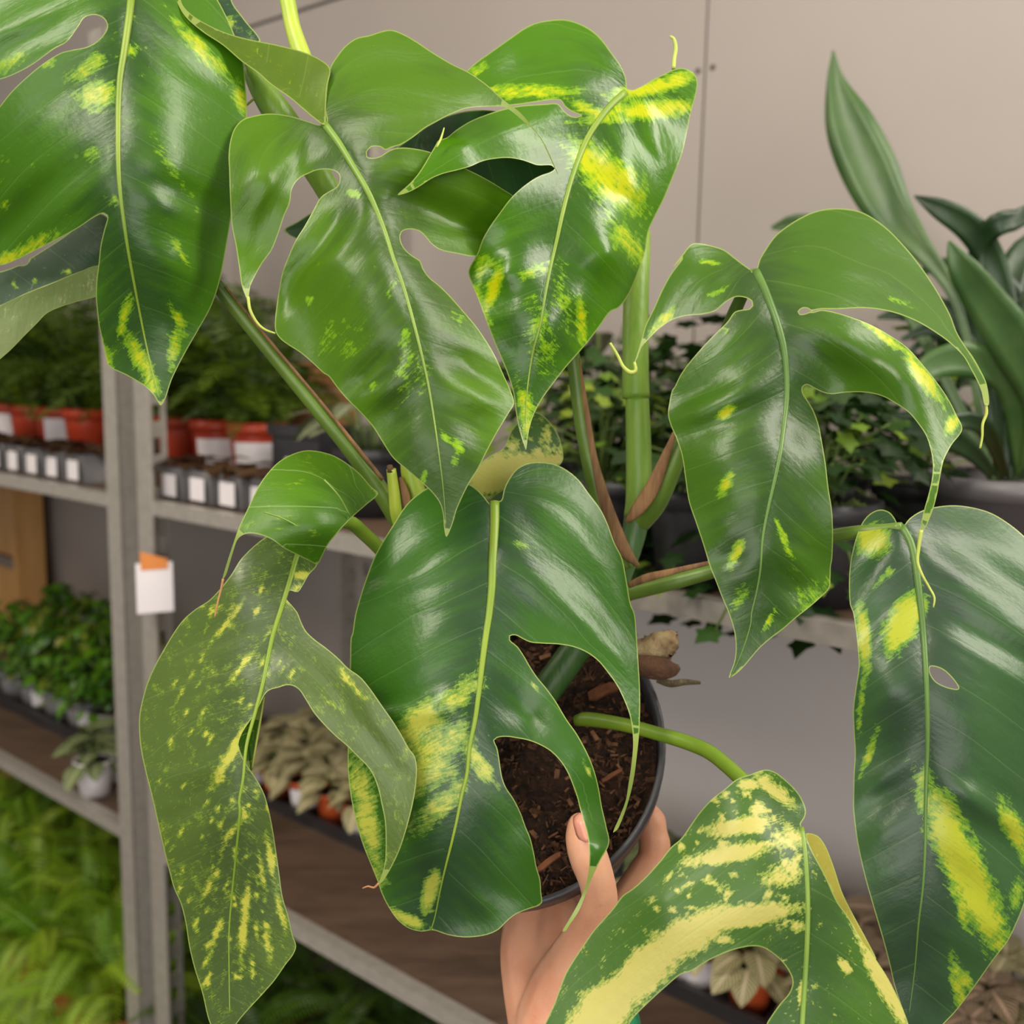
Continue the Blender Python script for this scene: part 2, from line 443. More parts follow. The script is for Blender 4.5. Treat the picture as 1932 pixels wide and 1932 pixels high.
# wall panels with joints between them
a_seam = ab_at_b(1322, 320, WALLB)[0]
z_seam = ab_at_b(560, 22, WALLB)[2]
edges_a = [a_seam - 3.0, a_seam - 2.0, a_seam - 1.0, a_seam, a_seam + 1.0]
edges_z = [0, ZA - .03, z_seam, 2.9]
a_low = ab_at_b(672, 1200, WALLB)[0]
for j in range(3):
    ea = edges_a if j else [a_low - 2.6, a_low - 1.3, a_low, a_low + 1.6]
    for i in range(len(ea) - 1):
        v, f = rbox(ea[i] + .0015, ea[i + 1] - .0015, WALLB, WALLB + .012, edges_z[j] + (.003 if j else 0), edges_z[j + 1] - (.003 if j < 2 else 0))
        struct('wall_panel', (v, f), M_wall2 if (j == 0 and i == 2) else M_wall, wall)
for x, y in ((1317, 134), (1345, 127)):
    a, b, z = ab_at_b(x, y, WALLB)
    v, f = lathe([(0, .0015), (.003, .001), (.004, 0)], 12)
    v = [np.array(W(a, b, z)) + RV * q[0] + np.array([0, 0, 1.0]) * q[1] - DV * q[2] for q in v]
    struct('screw', (v, f), M_screw, wall, True)

# ------------------------------------------------------------------ racks
PW = .037; PS = .047
def post(parent, a, sgn, b, back=False):
    """slotted angle post: a is the corner, sgn the way the front flange runs"""
    parts = []
    th = .003
    a0, a1 = sorted((a, a + sgn * PW))
    z0, z1 = 0.002, (1.305 + .62 if not back else 1.9)
    bb = b if not back else b - th
    parts.append(rbox(a0, a1, bb, bb + th, z0, z1))
    # side flange with slots: two strips and rungs
    s0, s1 = sorted((a, a + sgn * th))
    d0, d1 = (b, b + PS) if not back else (b - PS, b)
    wa_, wb_ = (PS * .56, PS * .18) if not back else (PS * .3, PS * .3)
    parts.append(rbox(s0, s1, d0, d0 + wa_, z0, z1)); parts.append(rbox(s0, s1, d1 - wb_, d1, z0, z1))
    z = z0
    while z < z1:
        parts.append(rbox(s0, s1, d0 + wa_, d1 - wb_, z, min(z + .022, z1))); z += .045
    v, f = join(parts)
    return mesh_obj('post', v, f, M_galv, parent, False)
def rack(name_label, aL, aR, aisle):
    e = empty('shelving_rack', W((aL + aR) / 2, .2, 0), name_label, 'rack')
    aL0 = aL
    post(e, aL, 1, 0); post(e, aR, -1, 0); post(e, aL, 1, .44, True); post(e, aR, -1, .44, True)
    for z in (ZA, ZB, ZC):
        bd = mesh_obj('shelf_board', *rbox(aL + .004, aR - .004, .02, .425, z - .016, z), M_board, e, False)
        # front lip: a rolled galvanised rail
        prof = [(.002, -.015), (.002, .003), (.020, .003), (.020, .0), (.006, 0.0), (.006, -.015)]
        v = [W(a, b, z + dz) for a in (aL + .012, aR - .012) for b, dz in prof]; n = len(prof)
        f = [(i, (i + 1) % n, n + (i + 1) % n, n + i) for i in range(n)] + [tuple(range(n - 1, -1, -1)), tuple(range(n, 2 * n))]
        mesh_obj('front_rail', v, f, M_galv, e, False)
        mesh_obj('back_rail', *rbox(aL + .006, aR - .006, .428, .434, z - .045, z), M_dsteel, e, False)
    return e
rk1 = rack('galvanised shelving rack at the left end, its slotted post left of the price tag', -1.75, 0, 0)
rk2 = rack('galvanised shelving rack running behind the big plant, its post holding the price tag', .040, 1.50, 0)

# price tag clipped on the post
a, b, z = ab_at_b(292, 1105, -.012)
tagc = W(a, b, z); fd = CAM - tagc; fd[2] = 0; fd /= np.linalg.norm(fd); sd = np.cross([0, 0, 1.0], fd)
fd2 = fd * .8 + RV * .2; fd2 /= np.linalg.norm(fd2); sd = np.cross([0, 0, 1.0], fd2)
tg = empty('price_tag', tagc, 'blank white price card with orange top clipped to the rack post', 'tag')
def card(w, z0, z1, t, off, slant=0):
    v = [tagc + sd * sx * w / 2 + np.array([0, 0, zz + (slant if (sx > 0 and zz == z1) else 0)]) + fd2 * (off + k) for k in (0, t) for sx, zz in ((-1, z0), (1, z0), (1, z1), (-1, z1))]
    return v, [(3, 2, 1, 0), (4, 5, 6, 7), (0, 1, 5, 4), (1, 2, 6, 5), (2, 3, 7, 6), (3, 0, 4, 7)]
mesh_obj('card', *card(.046, -.036, .031, .001, 0), M_white, tg, False)
mesh_obj('orange_header', *card(.034, .022, .047, .001, .0012, -.012), M_orange, tg, False)

# boards leaning at the wall behind the left rack
def board(x0, y0, x1, y1, b, label, mat, parent_extra=True):
    aL, _, zt = ab_at_b(x0, y0, b); aR, _, zb_ = ab_at_b(x1, y1, b)
    return aL, aR, zt, zb_
aR = ab_at_b(100, 1000, .45)[0]
e = empty('plywood_crate', W(aR - .2, .40, ZB), 'tan plywood crate standing on the left rack behind the leafy plants', 'crate')
mesh_obj('back_panel', *rbox(aR - .40, aR - .02, .418, .428, ZB + .002, ZA - .05), M_ply, e, False)
mesh_obj('side_board', *rbox(aR - .02, aR, .36, .428, ZB + .002, ZA - .05), M_ply, e, False)
mesh_obj('cross_batten', *rbox(aR - .40, aR - .02, .40, .418, ZB + .16, ZB + .185), simple('grey_batten', lin(120, 108, 98), rough=.6), e, False)
aR2 = ab_at_b(75, 1540, .42)[0]
e = empty('wooden_crate', W(aR2 - .2, .40, ZC), 'reddish wooden crate under the left shelf behind the ferns', 'crate')
mesh_obj('back_panel', *rbox(aR2 - .5, aR2 - .03, .415, .427, ZC + .002, ZB - .1), M_oboard, e, False)
mesh_obj('side_board', *rbox(aR2 - .03, aR2, .36, .427, ZC + .002, ZB - .08), M_ply, e, False)

# ================================================================== plants on the racks
def tile_leaf(name, L_, Wd, bend, nl=7, nw=3, fold=.15, tip=.75):
    """a small blade along +X, its base at the origin; uv map 'veins' holds (along, across)"""
    V, Fs, UV = [], [], []
    for i in range(nl + 1):
        t = i / nl; wd = Wd * (math.sin(math.pi * min(1, t ** tip)) ** .8) * .5
        for j in range(-nw, nw + 1):
            s = j / nw
            V.append((L_ * t, wd * s, -bend * L_ * t * t + fold * abs(s) * wd)); UV.append((t, s))
    k = 2 * nw + 1
    for i in range(nl):
        for j in range(2 * nw):
            a = i * k + j; Fs.append((a, a + k, a + k + 1, a + 1))
    me = bpy.data.meshes.new(name); me.from_pydata(V, [], Fs)
    me.polygons.foreach_set('use_smooth', [True] * len(me.polygons))
    uvl = me.uv_layers.new(name='veins')
    for lp in me.loops: uvl.data[lp.index].uv = UV[lp.vertex_index]
    return me
def vein_mat(name, green, green2, vein, nlines=7, width=.24, sweep=.35, rough=.5, trans=.15):
    m, nt, out = new_mat(name)
    uv = N(nt, 'ShaderNodeUVMap', uv_map='veins'); sp = N(nt, 'ShaderNodeSeparateXYZ'); L(nt, uv.outputs[0], sp.inputs[0])
    ab = math_n(nt, 'ABSOLUTE', sp.outputs[1])
    v = math_n(nt, 'MULTIPLY', math_n(nt, 'SUBTRACT', sp.outputs[0], math_n(nt, 'MULTIPLY', ab, sweep)), nlines)
    fr = math_n(nt, 'ABSOLUTE', math_n(nt, 'SUBTRACT', math_n(nt, 'FRACT', v), .5))
    ln = math_n(nt, 'SUBTRACT', 1.0, sstep(nt, fr, width * .6, width * 1.3))
    rib = math_n(nt, 'SUBTRACT', 1.0, sstep(nt, ab, .06, .14))
    oi = N(nt, 'ShaderNodeObjectInfo')
    col = mixc(nt, oi.outputs['Random'], lin(*green), lin(*green2))
    col = mixc(nt, math_n(nt, 'MAXIMUM', ln, rib), col, lin(*vein))
    p = N(nt, 'ShaderNodeBsdfPrincipled'); p.inputs['Roughness'].default_value = rough; L(nt, col, p.inputs['Base Color'])
    t = N(nt, 'ShaderNodeBsdfTranslucent'); L(nt, col, t.inputs[0]); mx = N(nt, 'ShaderNodeMixShader'); mx.inputs[0].default_value = trans
    L(nt, p.outputs[0], mx.inputs[1]); L(nt, t.outputs[0], mx.inputs[2]); L(nt, mx.outputs[0], out.inputs[0])
    return m
def rand_mat(name, a, b, rough=.42, trans=.2):
    m, nt, out = new_mat(name); oi = N(nt, 'ShaderNodeObjectInfo'); col = mixc(nt, oi.outputs['Random'], lin(*a), lin(*b))
    p = N(nt, 'ShaderNodeBsdfPrincipled'); p.inputs['Roughness'].default_value = rough; L(nt, col, p.inputs['Base Color'])
    t = N(nt, 'ShaderNodeBsdfTranslucent'); L(nt, col, t.inputs[0]); mx = N(nt, 'ShaderNodeMixShader'); mx.inputs[0].default_value = trans
    L(nt, p.outputs[0], mx.inputs[1]); L(nt, t.outputs[0], mx.inputs[2]); L(nt, mx.outputs[0], out.inputs[0])
    return m

def pot_mesh(name, r, h, mat, seg=22, square=False):
    prof = [(0, 0), (r * .72, 0), (r * .9, h * .80), (r * .9, h * .82), (r, h * .82), (r, h), (r * .93, h), (r * .86, h * .86), (0.0, h * .86)]
    v, f = lathe(prof, 4 if square else seg)
    if square: v = [(x * 1.2 * math.cos(.785) - y * 1.2 * math.sin(.785), x * 1.2 * math.sin(.785) + y * 1.2 * math.cos(.785), z) for x, y, z in v]
    me = bpy.data.meshes.new(name); me.from_pydata(v, [], f); me.materials.append(mat)
    if not square: me.polygons.foreach_set('use_smooth', [True] * len(me.polygons))
    return me
def soil_mesh(name, r, z):
    v = [(0, 0, z + .002)] + [(r * math.cos(a), r * math.sin(a), z) for a in np.linspace(0, 2 * math.pi, 15)[:-1]]
    me = bpy.data.meshes.new(name); me.from_pydata(v, [], [(0, i + 1, (i + 1) % 14 + 1) for i in range(14)]); me.materials.append(M_soil); return me
def label_mesh(name, r, z0, z1, width, ang0, taper=0.0):
    """a paper label wrapped on the pot side"""
    V, Fs = [], []; n = 8
    for i in range(n + 1):
        a = ang0 + (i / n - .5) * width
        for z, rr in ((z0, r - taper), (z1, r)): V.append((rr * math.cos(a), rr * math.sin(a), z))
    for i in range(n): Fs.append((2 * i, 2 * i + 2, 2 * i + 3, 2 * i + 1))
    me = bpy.data.meshes.new(name); me.from_pydata(V, [], Fs); me.materials.append(M_white)
    return me
def aisle_angle(p):
    v = CAM - np.array(p); return math.atan2(v[1], v[0])

# ---- fittonia (nerve plant)
fit_m = [vein_mat('nerve_leaf_cream', (146, 142, 92), (126, 124, 78), (232, 216, 178), 9, .15),
         vein_mat('nerve_leaf_pink', (118, 100, 76), (100, 92, 64), (222, 188, 162), 9, .15),
         vein_mat('nerve_leaf_green', (70, 90, 48), (84, 100, 56), (170, 176, 128), 9, .12)]
fit_leaf = []
for mm in fit_m:
    me = tile_leaf('nerve_leaf', .040, .031, .25, 8, 4); me.materials.append(mm); fit_leaf.append(me)
pm_terra = pot_mesh('small_terracotta_pot', .0275, .05, M_terra); pm_white = pot_mesh('small_white_pot', .0275, .05, M_white)
sm_small = soil_mesh('small_soil', .024, .044)
def nerve_plant(a, b, z0, kind, pot, label, group, nleaf=18, card_=False, sc=1.0):
    e = empty('nerve_plant', W(a, b, z0 + .001), label, 'potted plant', group, random.uniform(0, 6.28))
    e.scale = (sc,) * 3
    share(pot, 'pot', e); share(sm_small, 'soil', e)
    if card_:
        ang = aisle_angle(WL[e]) - e.rotation_euler[2]
        share(label_mesh('paper_label', .0272, .008, .040, 1.9, ang, .004), 'paper_label', e)
    for i in range(nleaf):
        ring = i % 3; an = i * 2.4 + random.uniform(-.3, .3); r = (.004, .014, .022)[ring]; z = (.082, .068, .054)[ring] + random.uniform(-.006, .006)
        share(fit_leaf[kind], 'leaf', e, (r * math.cos(an), r * math.sin(an), z), (random.uniform(-.2, .2), (-.15, .05, .35)[ring] + random.uniform(-.15, .15), an), random.uniform(.75, 1.15))
    st = [tube_rings([(0, 0, .044), (.003 * math.cos(q), .003 * math.sin(q), .06), (.012 * math.cos(q), .012 * math.sin(q), .075)], .0012, 5) for q in (0, 1.6, 3.1, 4.7)]
    mesh_obj('stems', *join(st), M_stemg, e, local=True)
    return e
M_stemg = simple('thin_green_stem', lin(96, 120, 52), rough=.5)

# black carrier trays on the lower shelf
def carrier(aL, aR, bF, bB, z, h, label, mat, name='carrier_tray'):
    t = .003
    e = empty(name, W((aL + aR) / 2, (bF + bB) / 2, z), label, 'tray')
    mesh_obj('tray_base', *rbox(aL, aR, bF, bB, z + .0005, z + .003), mat, e, False)
    mesh_obj('tray_wall', *join([rbox(aL, aR, bF, bF + t, z + .003, z + h), rbox(aL, aR, bB - t, bB, z + .003, z + h), rbox(aL, aL + t, bF + t, bB - t, z + .003, z + h), rbox(aR - t, aR, bF + t, bB - t, z + .003, z + h)]), mat, e, False)
    mesh_obj('tray_rim', *join([rbox(aL - .004, aR + .004, bF - .005, bF + t, z + h, z + h + .004)]), mat, e, False)
    return e
tb0 = .185
ORD = ('first', 'second', 'third', 'fourth', 'fifth', 'sixth', 'seventh', 'eighth', 'ninth', 'tenth', 'eleventh', 'twelfth', 'thirteenth', 'fourteenth')
ta = ab_at_b(455, 1500, .22)[0]
TR = ((ta, ta + .46), (ta + .48, ta + .94), (ta + .96, ta + 1.42))
for k_, (t0, t1) in enumerate(TR):
    carrier(t0, t1, tb0, .388, ZB, .018, ('long black tray under the cream nerve plants beside the rack post', 'black tray behind the black pot on the lower shelf', 'long black tray under the nerve plants at the lower right')[k_], M_tray)
seen = {}
for ti, (t0, t1) in enumerate(TR):
    for i in range(7):
        for j in range(3):
            a = t0 + .034 + i * .0655; b = tb0 + .034 + j * .067
            p = W(a, b, ZB + .06); q = RW.T @ (p - CAM); px = CC + F * q[0] / -q[2]; py = CC - F * q[1] / -q[2]
            if not (440 < px < 760 or 1190 < px < 2010) or py > 2130: continue
            left = px < 800
            kind = 0 if left else (0 if (px < 1500 and j == 0) else (1 if (i + j) % 4 else 0))
            if 1180 < px < 1420 and j == 2: kind = 2
            kn = ('cream-veined', 'pinkish-veined', 'dull green')[kind]
            row = ('front', 'middle', 'back')[j]
            wh = (left and (i + j) % 2 == 0) or (not left and (i + 2 * j) % 4 == 1)
            place = 'beside the rack post' if left else 'at the lower right'
            seen[(left, j)] = seen.get((left, j), -1) + 1
            nerve_plant(a, b, ZB + .003, kind, pm_terra, '%s nerve plant %s, %s from the left in the %s row' % (kn, place, ORD[seen[(left, j)]], row), 'nerve plants ' + place, card_=wh, nleaf=24)
# two little plants at the edge of the left shelf
for (x, y, dz, lb) in ((170, 1500, 0, 'small nerve plant in a white pot at the edge of the left shelf'), ):
    a, b = ab_at_z(x, y, ZB); nerve_plant(a, max(b, .04), ZB, 2, pm_white, lb, None, sc=1.15)
a, b = ab_at_z(170, 1500, ZB); a, b = a - .03, max(b, .04) + .055; nerve_plant(a, b, ZB, 2, pm_white, 'small nerve plant in a white pot behind another at the left tray end', None, sc=1.1)

# ---- ferns
def frond_mesh(name, L_, npin, plen, arch, mat, fine=False):
    V, Fs = [], []
    def P(t): return np.array([L_ * (t - .18 * t * t), 0, L_ * (arch[0] * t - arch[1] * t * t)])
    def add(p, d, w, n, ln):
        i = len(V); V.extend([tuple(p - w * .3), tuple(p + d * ln * .45 - w), tuple(p + d * ln + n * -.12 * ln), tuple(p + d * ln * .45 + w), ]); Fs.append((i, i + 1, i + 2, i + 3))
    for k in range(npin):
        t = .12 + .88 * k / npin; p = P(t); tg = P(min(1, t + .02)) - P(t - .02); tg /= np.linalg.norm(tg)
        ln = plen * (math.sin(math.pi * (.18 + .80 * t)) ** .7)
        for s in (-1, 1):
            d = np.array([.35 * tg[0], s * .92, .35 * tg[2] - (.12 if not fine else random.uniform(-.5, .5))]); d /= np.linalg.norm(d)
            add(p, d, tg * plen * (.075 if not fine else .06), np.array([0, 0, 1.0]), ln)
    v, f = tube_rings([P(t) for t in np.linspace(0, 1, 8)], np.linspace(.0016, .0005, 8), 4, tilt=(0, 1, 0.01))
    o = len(V); V.extend([tuple(q) for q in v]); Fs.extend([tuple(i + o for i in q) for q in f])
    me = bpy.data.meshes.new(name); me.from_pydata(V, [], Fs); me.materials.append(mat); return me
M_fern = rand_mat('fern_green', (158, 186, 44), (100, 150, 24)); M_fernd = rand_mat('fern_dark_green', (84, 116, 26), (48, 84, 22)); M_asp = rand_mat('feathery_fern_green', (84, 108, 12), (42, 66, 10))
fr_b = [frond_mesh('fern_frond', .26, 30, .031, ar, M_fern) for ar in ((.9, .95), (1.3, 1.1), (.6, .8))]
fr_d = [frond_mesh('fern_frond', .24, 28, .028, ar, M_fernd) for ar in ((.9, .95), (1.3, 1.1))]
fr_a = [frond_mesh('feathery_frond', .17, 34, .026, ar, M_asp, True) for ar in ((1.2, 1.2), (1.7, 1.2), (.7, .9))]
pm_fern = pot_mesh('fern_pot', .055, .09, M_terra); pm_redp = pot_mesh('red_pot', .044, .10, M_red); sm_fern = soil_mesh('fern_soil', .049, .078); sm_red = soil_mesh('red_soil', .038, .087)
def fern(name, a, b, z0, fr, pot, soil, ztop, n, label, group, sc=1.0, card_=None, tilt=(-.55, .25)):
    e = empty(name, W(a, b, z0 + .001), label, 'fern', group, random.uniform(0, 6.28))
    share(pot, 'pot', e); share(soil, 'soil', e)
    if card_:
        ang = aisle_angle(WL[e]) - e.rotation_euler[2]
        share(label_mesh('paper_label', card_[0], card_[1], card_[2], card_[3], ang, card_[4]), 'paper_label', e)
    for i in range(n):
        an = i * 2.39996 + random.uniform(-.2, .2)
        share(random.choice(fr), 'frond', e, (.008 * math.cos(an), .008 * math.sin(an), ztop - .008), (random.uniform(-.4, .4), random.uniform(*tilt), an), sc * random.uniform(.8, 1.15))
    return e
for b, a0_, side in ((.065, -.17, 'front'), (.18, -.34, 'middle'), (.275, -.50, 'back')):
    for i_ in range(5):
        fern('sword_fern', a0_ - .14 * i_, b, ZC, fr_b, pm_fern, sm_fern, .085, 30, 'bright green sword fern under the left shelf, %s from the post in the %s row' % (ORD[i_], side), 'sword ferns under the left shelf', 1.0 if b < .2 else .66)
for b, a0_, side in ((.10, .10, 'front'), (.25, -.10, 'back')):
    for i_ in range(5):
        fern('dark_fern', a0_ + .14 * i_, b, ZC, fr_d, pm_fern, sm_fern, .085, 26, 'dark green fern below the brown shelf, %s right of the post in the %s row' % (ORD[i_], side), 'dark ferns below the brown shelf', .9)

# upper shelf: feathery ferns in red pots, with small grey pots in front
af = ab_at_b(168, 830, .2)[0]
for i in range(5):
    fern('feathery_fern', af - .105 * i, .20, ZA, fr_a, pm_redp, sm_red, .092, 50, 'feathery fern in red-brown pot, %s left of the post, upper shelf' % ORD[i], 'feathery ferns on the upper left shelf', 1.4, (.045, .03, .08, 1.3, .004) if i % 2 else None, (-.95, -.2))
af = ab_at_b(345, 830, .2)[0]
for i in range(3):
    fern('feathery_fern', af + .098 * i, .20, ZA, fr_a, pm_redp, sm_red, .092, 50, 'feathery fern in red-brown pot, %s right of the post, upper shelf' % ORD[i], 'feathery ferns right of the post', 1.4 - .12 * i, (.045, .03, .072, 1.6, .004) if i > 0 else None, (-.95, -.2))
M_beg = rand_mat('dark_red_green_leaf', (84, 62, 40), (60, 34, 28)); beg = tile_leaf('begonia_leaf', .034, .030, .3); beg.materials.append(M_beg)
pm_sq = pot_mesh('small_square_pot', .026, .045, M_lgpot, square=True); sm_sq = soil_mesh('square_soil', .02, .039)
def begonia(a, b, label, group, ncard):
    e = empty('painted_leaf_begonia', W(a, b, ZA + .001), label, 'potted plant', group, ROTR)
    share(pm_sq, 'pot', e); share(sm_sq, 'soil', e)
    v, f = box_v(-.016, .016, -.0277, -.0268, .006, .036); mesh_obj('paper_label', v, f, M_white, e, False, True)
    for i in range(13):
        an = i * 2.4; r = .004 + .014 * (i % 2)
        share(beg, 'leaf', e, (r * math.cos(an), r * math.sin(an),   .046 + random.uniform(0, .014)), (0, random.uniform(-.3, .3), an), random.uniform(.8, 1.1))
ag = ab_at_b(170, 900, .06)[0]
for i in range(7):
    begonia(ag - i * .066, .06, 'dark begonia in labelled grey pot, %s left of the post, upper shelf edge' % ORD[i], 'labelled grey pots on the upper left shelf', 1)
ag = ab_at_b(352, 900, .06)[0]
for i in range(4):
    begonia(ag + i * .066, .06, 'dark begonia in labelled grey pot, %s right of the post, upper shelf edge' % ORD[i], 'labelled grey pots right of the post', 1)

# ---- leafy plants: ivy, pilea-like bushes
def ivy_mesh(name, s, mat):
    pts = [(0, 0), (-.18, .30), (.22, .34), (.40, .52), (.58, .26), (1, 0), (.58, -.26), (.40, -.52), (.22, -.34), (-.18, -.30)]
    V = [(.25 * s, 0, .04 * s)] + [(x * s, y * s, -.10 * s * (x * x + y * y)) for x, y in pts]; n = len(pts)
    me = bpy.data.meshes.new(name); me.from_pydata(V, [], [(0, i + 1, (i + 1) % n + 1) for i in range(n)]); me.materials.append(mat); return me
M_ivy = rand_mat('ivy_green', (46, 78, 26), (22, 46, 18)); M_ivyy = rand_mat('ivy_yellow_green', (132, 152, 44), (84, 120, 36)); M_bush = rand_mat('bush_green', (86, 132, 20), (42, 84, 22), .35); M_bushr = rand_mat('bush_olive', (122, 128, 40), (72, 108, 30), .4)
iv = [ivy_mesh('ivy_leaf', .024, M_ivy), ivy_mesh('ivy_leaf', .020, M_ivyy)]
rb = []
for mm in (M_bush, M_bushr):
    me = tile_leaf('bush_leaf', .024, .018, .3, 5, 2); me.materials.append(mm); rb.append(me)
pm_dark = pot_mesh('dark_pot', .05, .085, M_dpot); sm_dark = soil_mesh('dark_soil', .044, .073)
pm_lg = pot_mesh('grey_bush_pot', .04, .06, M_lgpot); sm_lg = soil_mesh('grey_bush_soil', .035, .052)
def bushy(name, a, b, z0, pot, soil, zt, leaves, n, R, H, label, group, trail=0, cat='potted plant', card_=None, sc=1.0):
    e = empty(name, W(a, b, z0 + .001), label, cat, group, random.uniform(0, 6.28))
    share(pot, 'pot', e); share(soil, 'soil', e)
    if card_:
        ang = aisle_angle(WL[e]) - e.rotation_euler[2]
        share(label_mesh('paper_label', card_[0], card_[1], card_[2], card_[3], ang, card_[4]), 'paper_label', e)
    st = []
    for i in range(n):
        an = random.uniform(0, 6.28); el = random.uniform(-.25, 1.5); rr = R * random.uniform(.45, 1)
        x, y, z = rr * math.cos(el) * math.cos(an), rr * math.cos(el) * math.sin(an), zt + .01 + H * (.25 + .75 * math.sin(el)) * random.uniform(.6, 1)
        if trail and i % 5 < 2: z = zt - random.uniform(0, trail); x *= 1.25; y *= 1.25
        share(random.choice(leaves), 'leaf', e, (x, y, z), (random.uniform(-.5, .5), random.uniform(-.2, .7), an), random.uniform(.7, 1.2) * sc)
        if i % 6 == 0: st.append(tube_rings([(0, 0, zt - .01), (x * .4, y * .4, max(zt, z) * .6 + zt * .4 + .01), (x, y, z)], .0011, 4, tilt=(.3, .2, .9)))
    mesh_obj('stems', *join(st), M_stemg, e, local=True)
    return e
for i in range(9):
    a, b = ((-.36 - .09 * i, .17) if i < 5 else (-.50 - .10 * (i - 5), .30))
    bushy('leafy_houseplant', a, b, ZB + .003, pm_lg, sm_lg, .055, rb if i % 2 else [rb[0]], 170, .085, .14, 'leafy green houseplant on the left middle shelf, %s from the post in the %s row' % (ORD[i if i < 5 else i - 5], 'front' if i < 5 else 'back'), 'leafy houseplants on the left middle shelf', card_=(.04, .012, .045, .9, .006) if i in (1, 3) else None)
carrier(-.90, -.31, .122, .388, ZB, .02, 'black tray under the leafy houseplants on the left shelf', M_tray)
for side, b, al, H in (('front', .075, (.74, .85, .96), .10), ('middle', .185, (.58, .685, .79, .895), .14), ('back', .295, (.66, .765, .87, .975), .17)):
    for i, a in enumerate(al):
        kind = 1 if (i == 0 and side != 'back') else 0
        lv = [iv[0]] * 6 + [iv[1]] if kind == 0 else [iv[1], iv[1], iv[0]]
        bushy('potted_ivy', a, b, ZA, pm_dark, sm_dark, .075, lv, 230, .10, H, '%s ivy on the upper shelf, %s from the left in the %s row' % ('yellow-green' if kind else 'dark green', ORD[i], side), 'ivies on the upper shelf', trail=.11 if b < .12 else .075, cat='ivy')
# striped calathea leaves and dark grey pot next to the ferns
st_leaf = tile_leaf('striped_leaf', .075, .035, .35, 8, 3); st_leaf.materials.append(vein_mat('striped_leaf', (44, 66, 36), (36, 56, 34), (176, 180, 140), 8, .16, .5, .4))
def striped(x, b, label, n=16, H=.1):
    a = ab_at_b(x, 900, b)[0]; e = empty('striped_calathea', W(a, b, ZA + .001), label, 'potted plant', None, random.uniform(0, 6))
    share(pm_dark, 'pot', e); share(sm_dark, 'soil', e)
    st = []
    for i in range(n):
        an = i * 2.4; h = .09 + H * random.uniform(.2, 1); r = .02 + .02 * random.random()
        share(st_leaf, 'leaf', e, (r * math.cos(an), r * math.sin(an), h), (0, random.uniform(-.4, .4), an), random.uniform(.8, 1.1))
        st.append(tube_rings([(0, 0, .07), (r * .4 * math.cos(an), r * .4 * math.sin(an), h * .6), (r * math.cos(an), r * math.sin(an), h)], .0013, 4, tilt=(.3, .2, .9)))
    mesh_obj('stems', *join(st), M_stemg, e, local=True)
striped(1120, .34, 'striped leaved plant behind the thick stem on the upper shelf', 20, .16)
striped(700, .14, 'striped leaved plant beside the thin petioles on the upper shelf', 16, .06)
a = ab_at_b(610, 800, .2)[0]
e = empty('grey_planter', W(a, .2, ZA), 'dark grey planter box with white label behind the slanting petiole', 'planter')
mesh_obj('box', *join([rbox(a - .05, a + .05, .15, .153, ZA + .001, ZA + .10), rbox(a - .05, a + .05, .247, .25, ZA + .001, ZA + .10), rbox(a - .05, a - .047, .153, .247, ZA + .001, ZA + .10), rbox(a + .047, a + .05, .153, .247, ZA + .001, ZA + .10), rbox(a - .047, a + .047, .153, .247, ZA + .001, ZA + .08)]), M_dpot, e, False)
mesh_obj('rim', *join([rbox(a - .055, a + .055, .145, .15, ZA + .09, ZA + .105)]), M_dpot, e, False)
mesh_obj('paper_label', *rbox(a - .02, a + .03, .1485, .1495, ZA + .035, ZA + .06), M_white, e, False)
a2 = ab_at_b(590, 740, .33)[0]
e = empty('cardboard_carton', W(a2, .33, ZA), 'brown cardboard carton behind the dark grey planter', 'box')
mesh_obj('carton_side', *join([rbox(a2 - .06, a2 + .04, .29, .295, ZA + .001, ZA + .19), rbox(a2 - .06, a2 - .055, .295, .385, ZA + .001, ZA + .19), rbox(a2 + .035, a2 + .04, .295, .385, ZA + .001, ZA + .19)]), simple('cardboard', lin(150, 100, 62), lin(136, 88, 54), 5, .8), e, False)
mesh_obj('carton_flap', *rbox(a2 - .06, a2 + .04, .262, .29, ZA + .186, ZA + .19), simple('cardboard_flap', lin(160, 110, 70), rough=.8), e, False)

# ---- big strap-leaved plant at the right
M_strap = simple('strap_leaf_green', lin(38, 66, 30), lin(24, 46, 24), 18, .38, .15, 60, trans=.12)
M_strapl = simple('strap_leaf_light', lin(76, 106, 54), lin(50, 84, 38), 22, .36, .15, 60, trans=.12)
aS, bS = ab_at_b(1905, 960, .2)[:2]
sp = empty('strap_leaved_plant', W(aS, bS, ZA + .001), 'tall dark strap-leaved plant in a grey pot at the far right', 'potted plant')
pr, ph = .07, .105
v, f = lathe([(0, 0), (pr * .75, 0), (pr * .93, ph * .84), (pr, ph * .84), (pr * 1.02, ph), (pr * .95, ph), (pr * .9, ph * .87), (0, ph * .87)], 36)
mesh_obj('pot', v, f, M_gpot, sp, local=True)
v, f = lathe([(0, ph * .89), (pr * .88, ph * .88)], 24); mesh_obj('soil', v, f, simple('brown_bark', lin(150, 92, 56), lin(84, 52, 34), 90, .9, .6), sp, local=True)
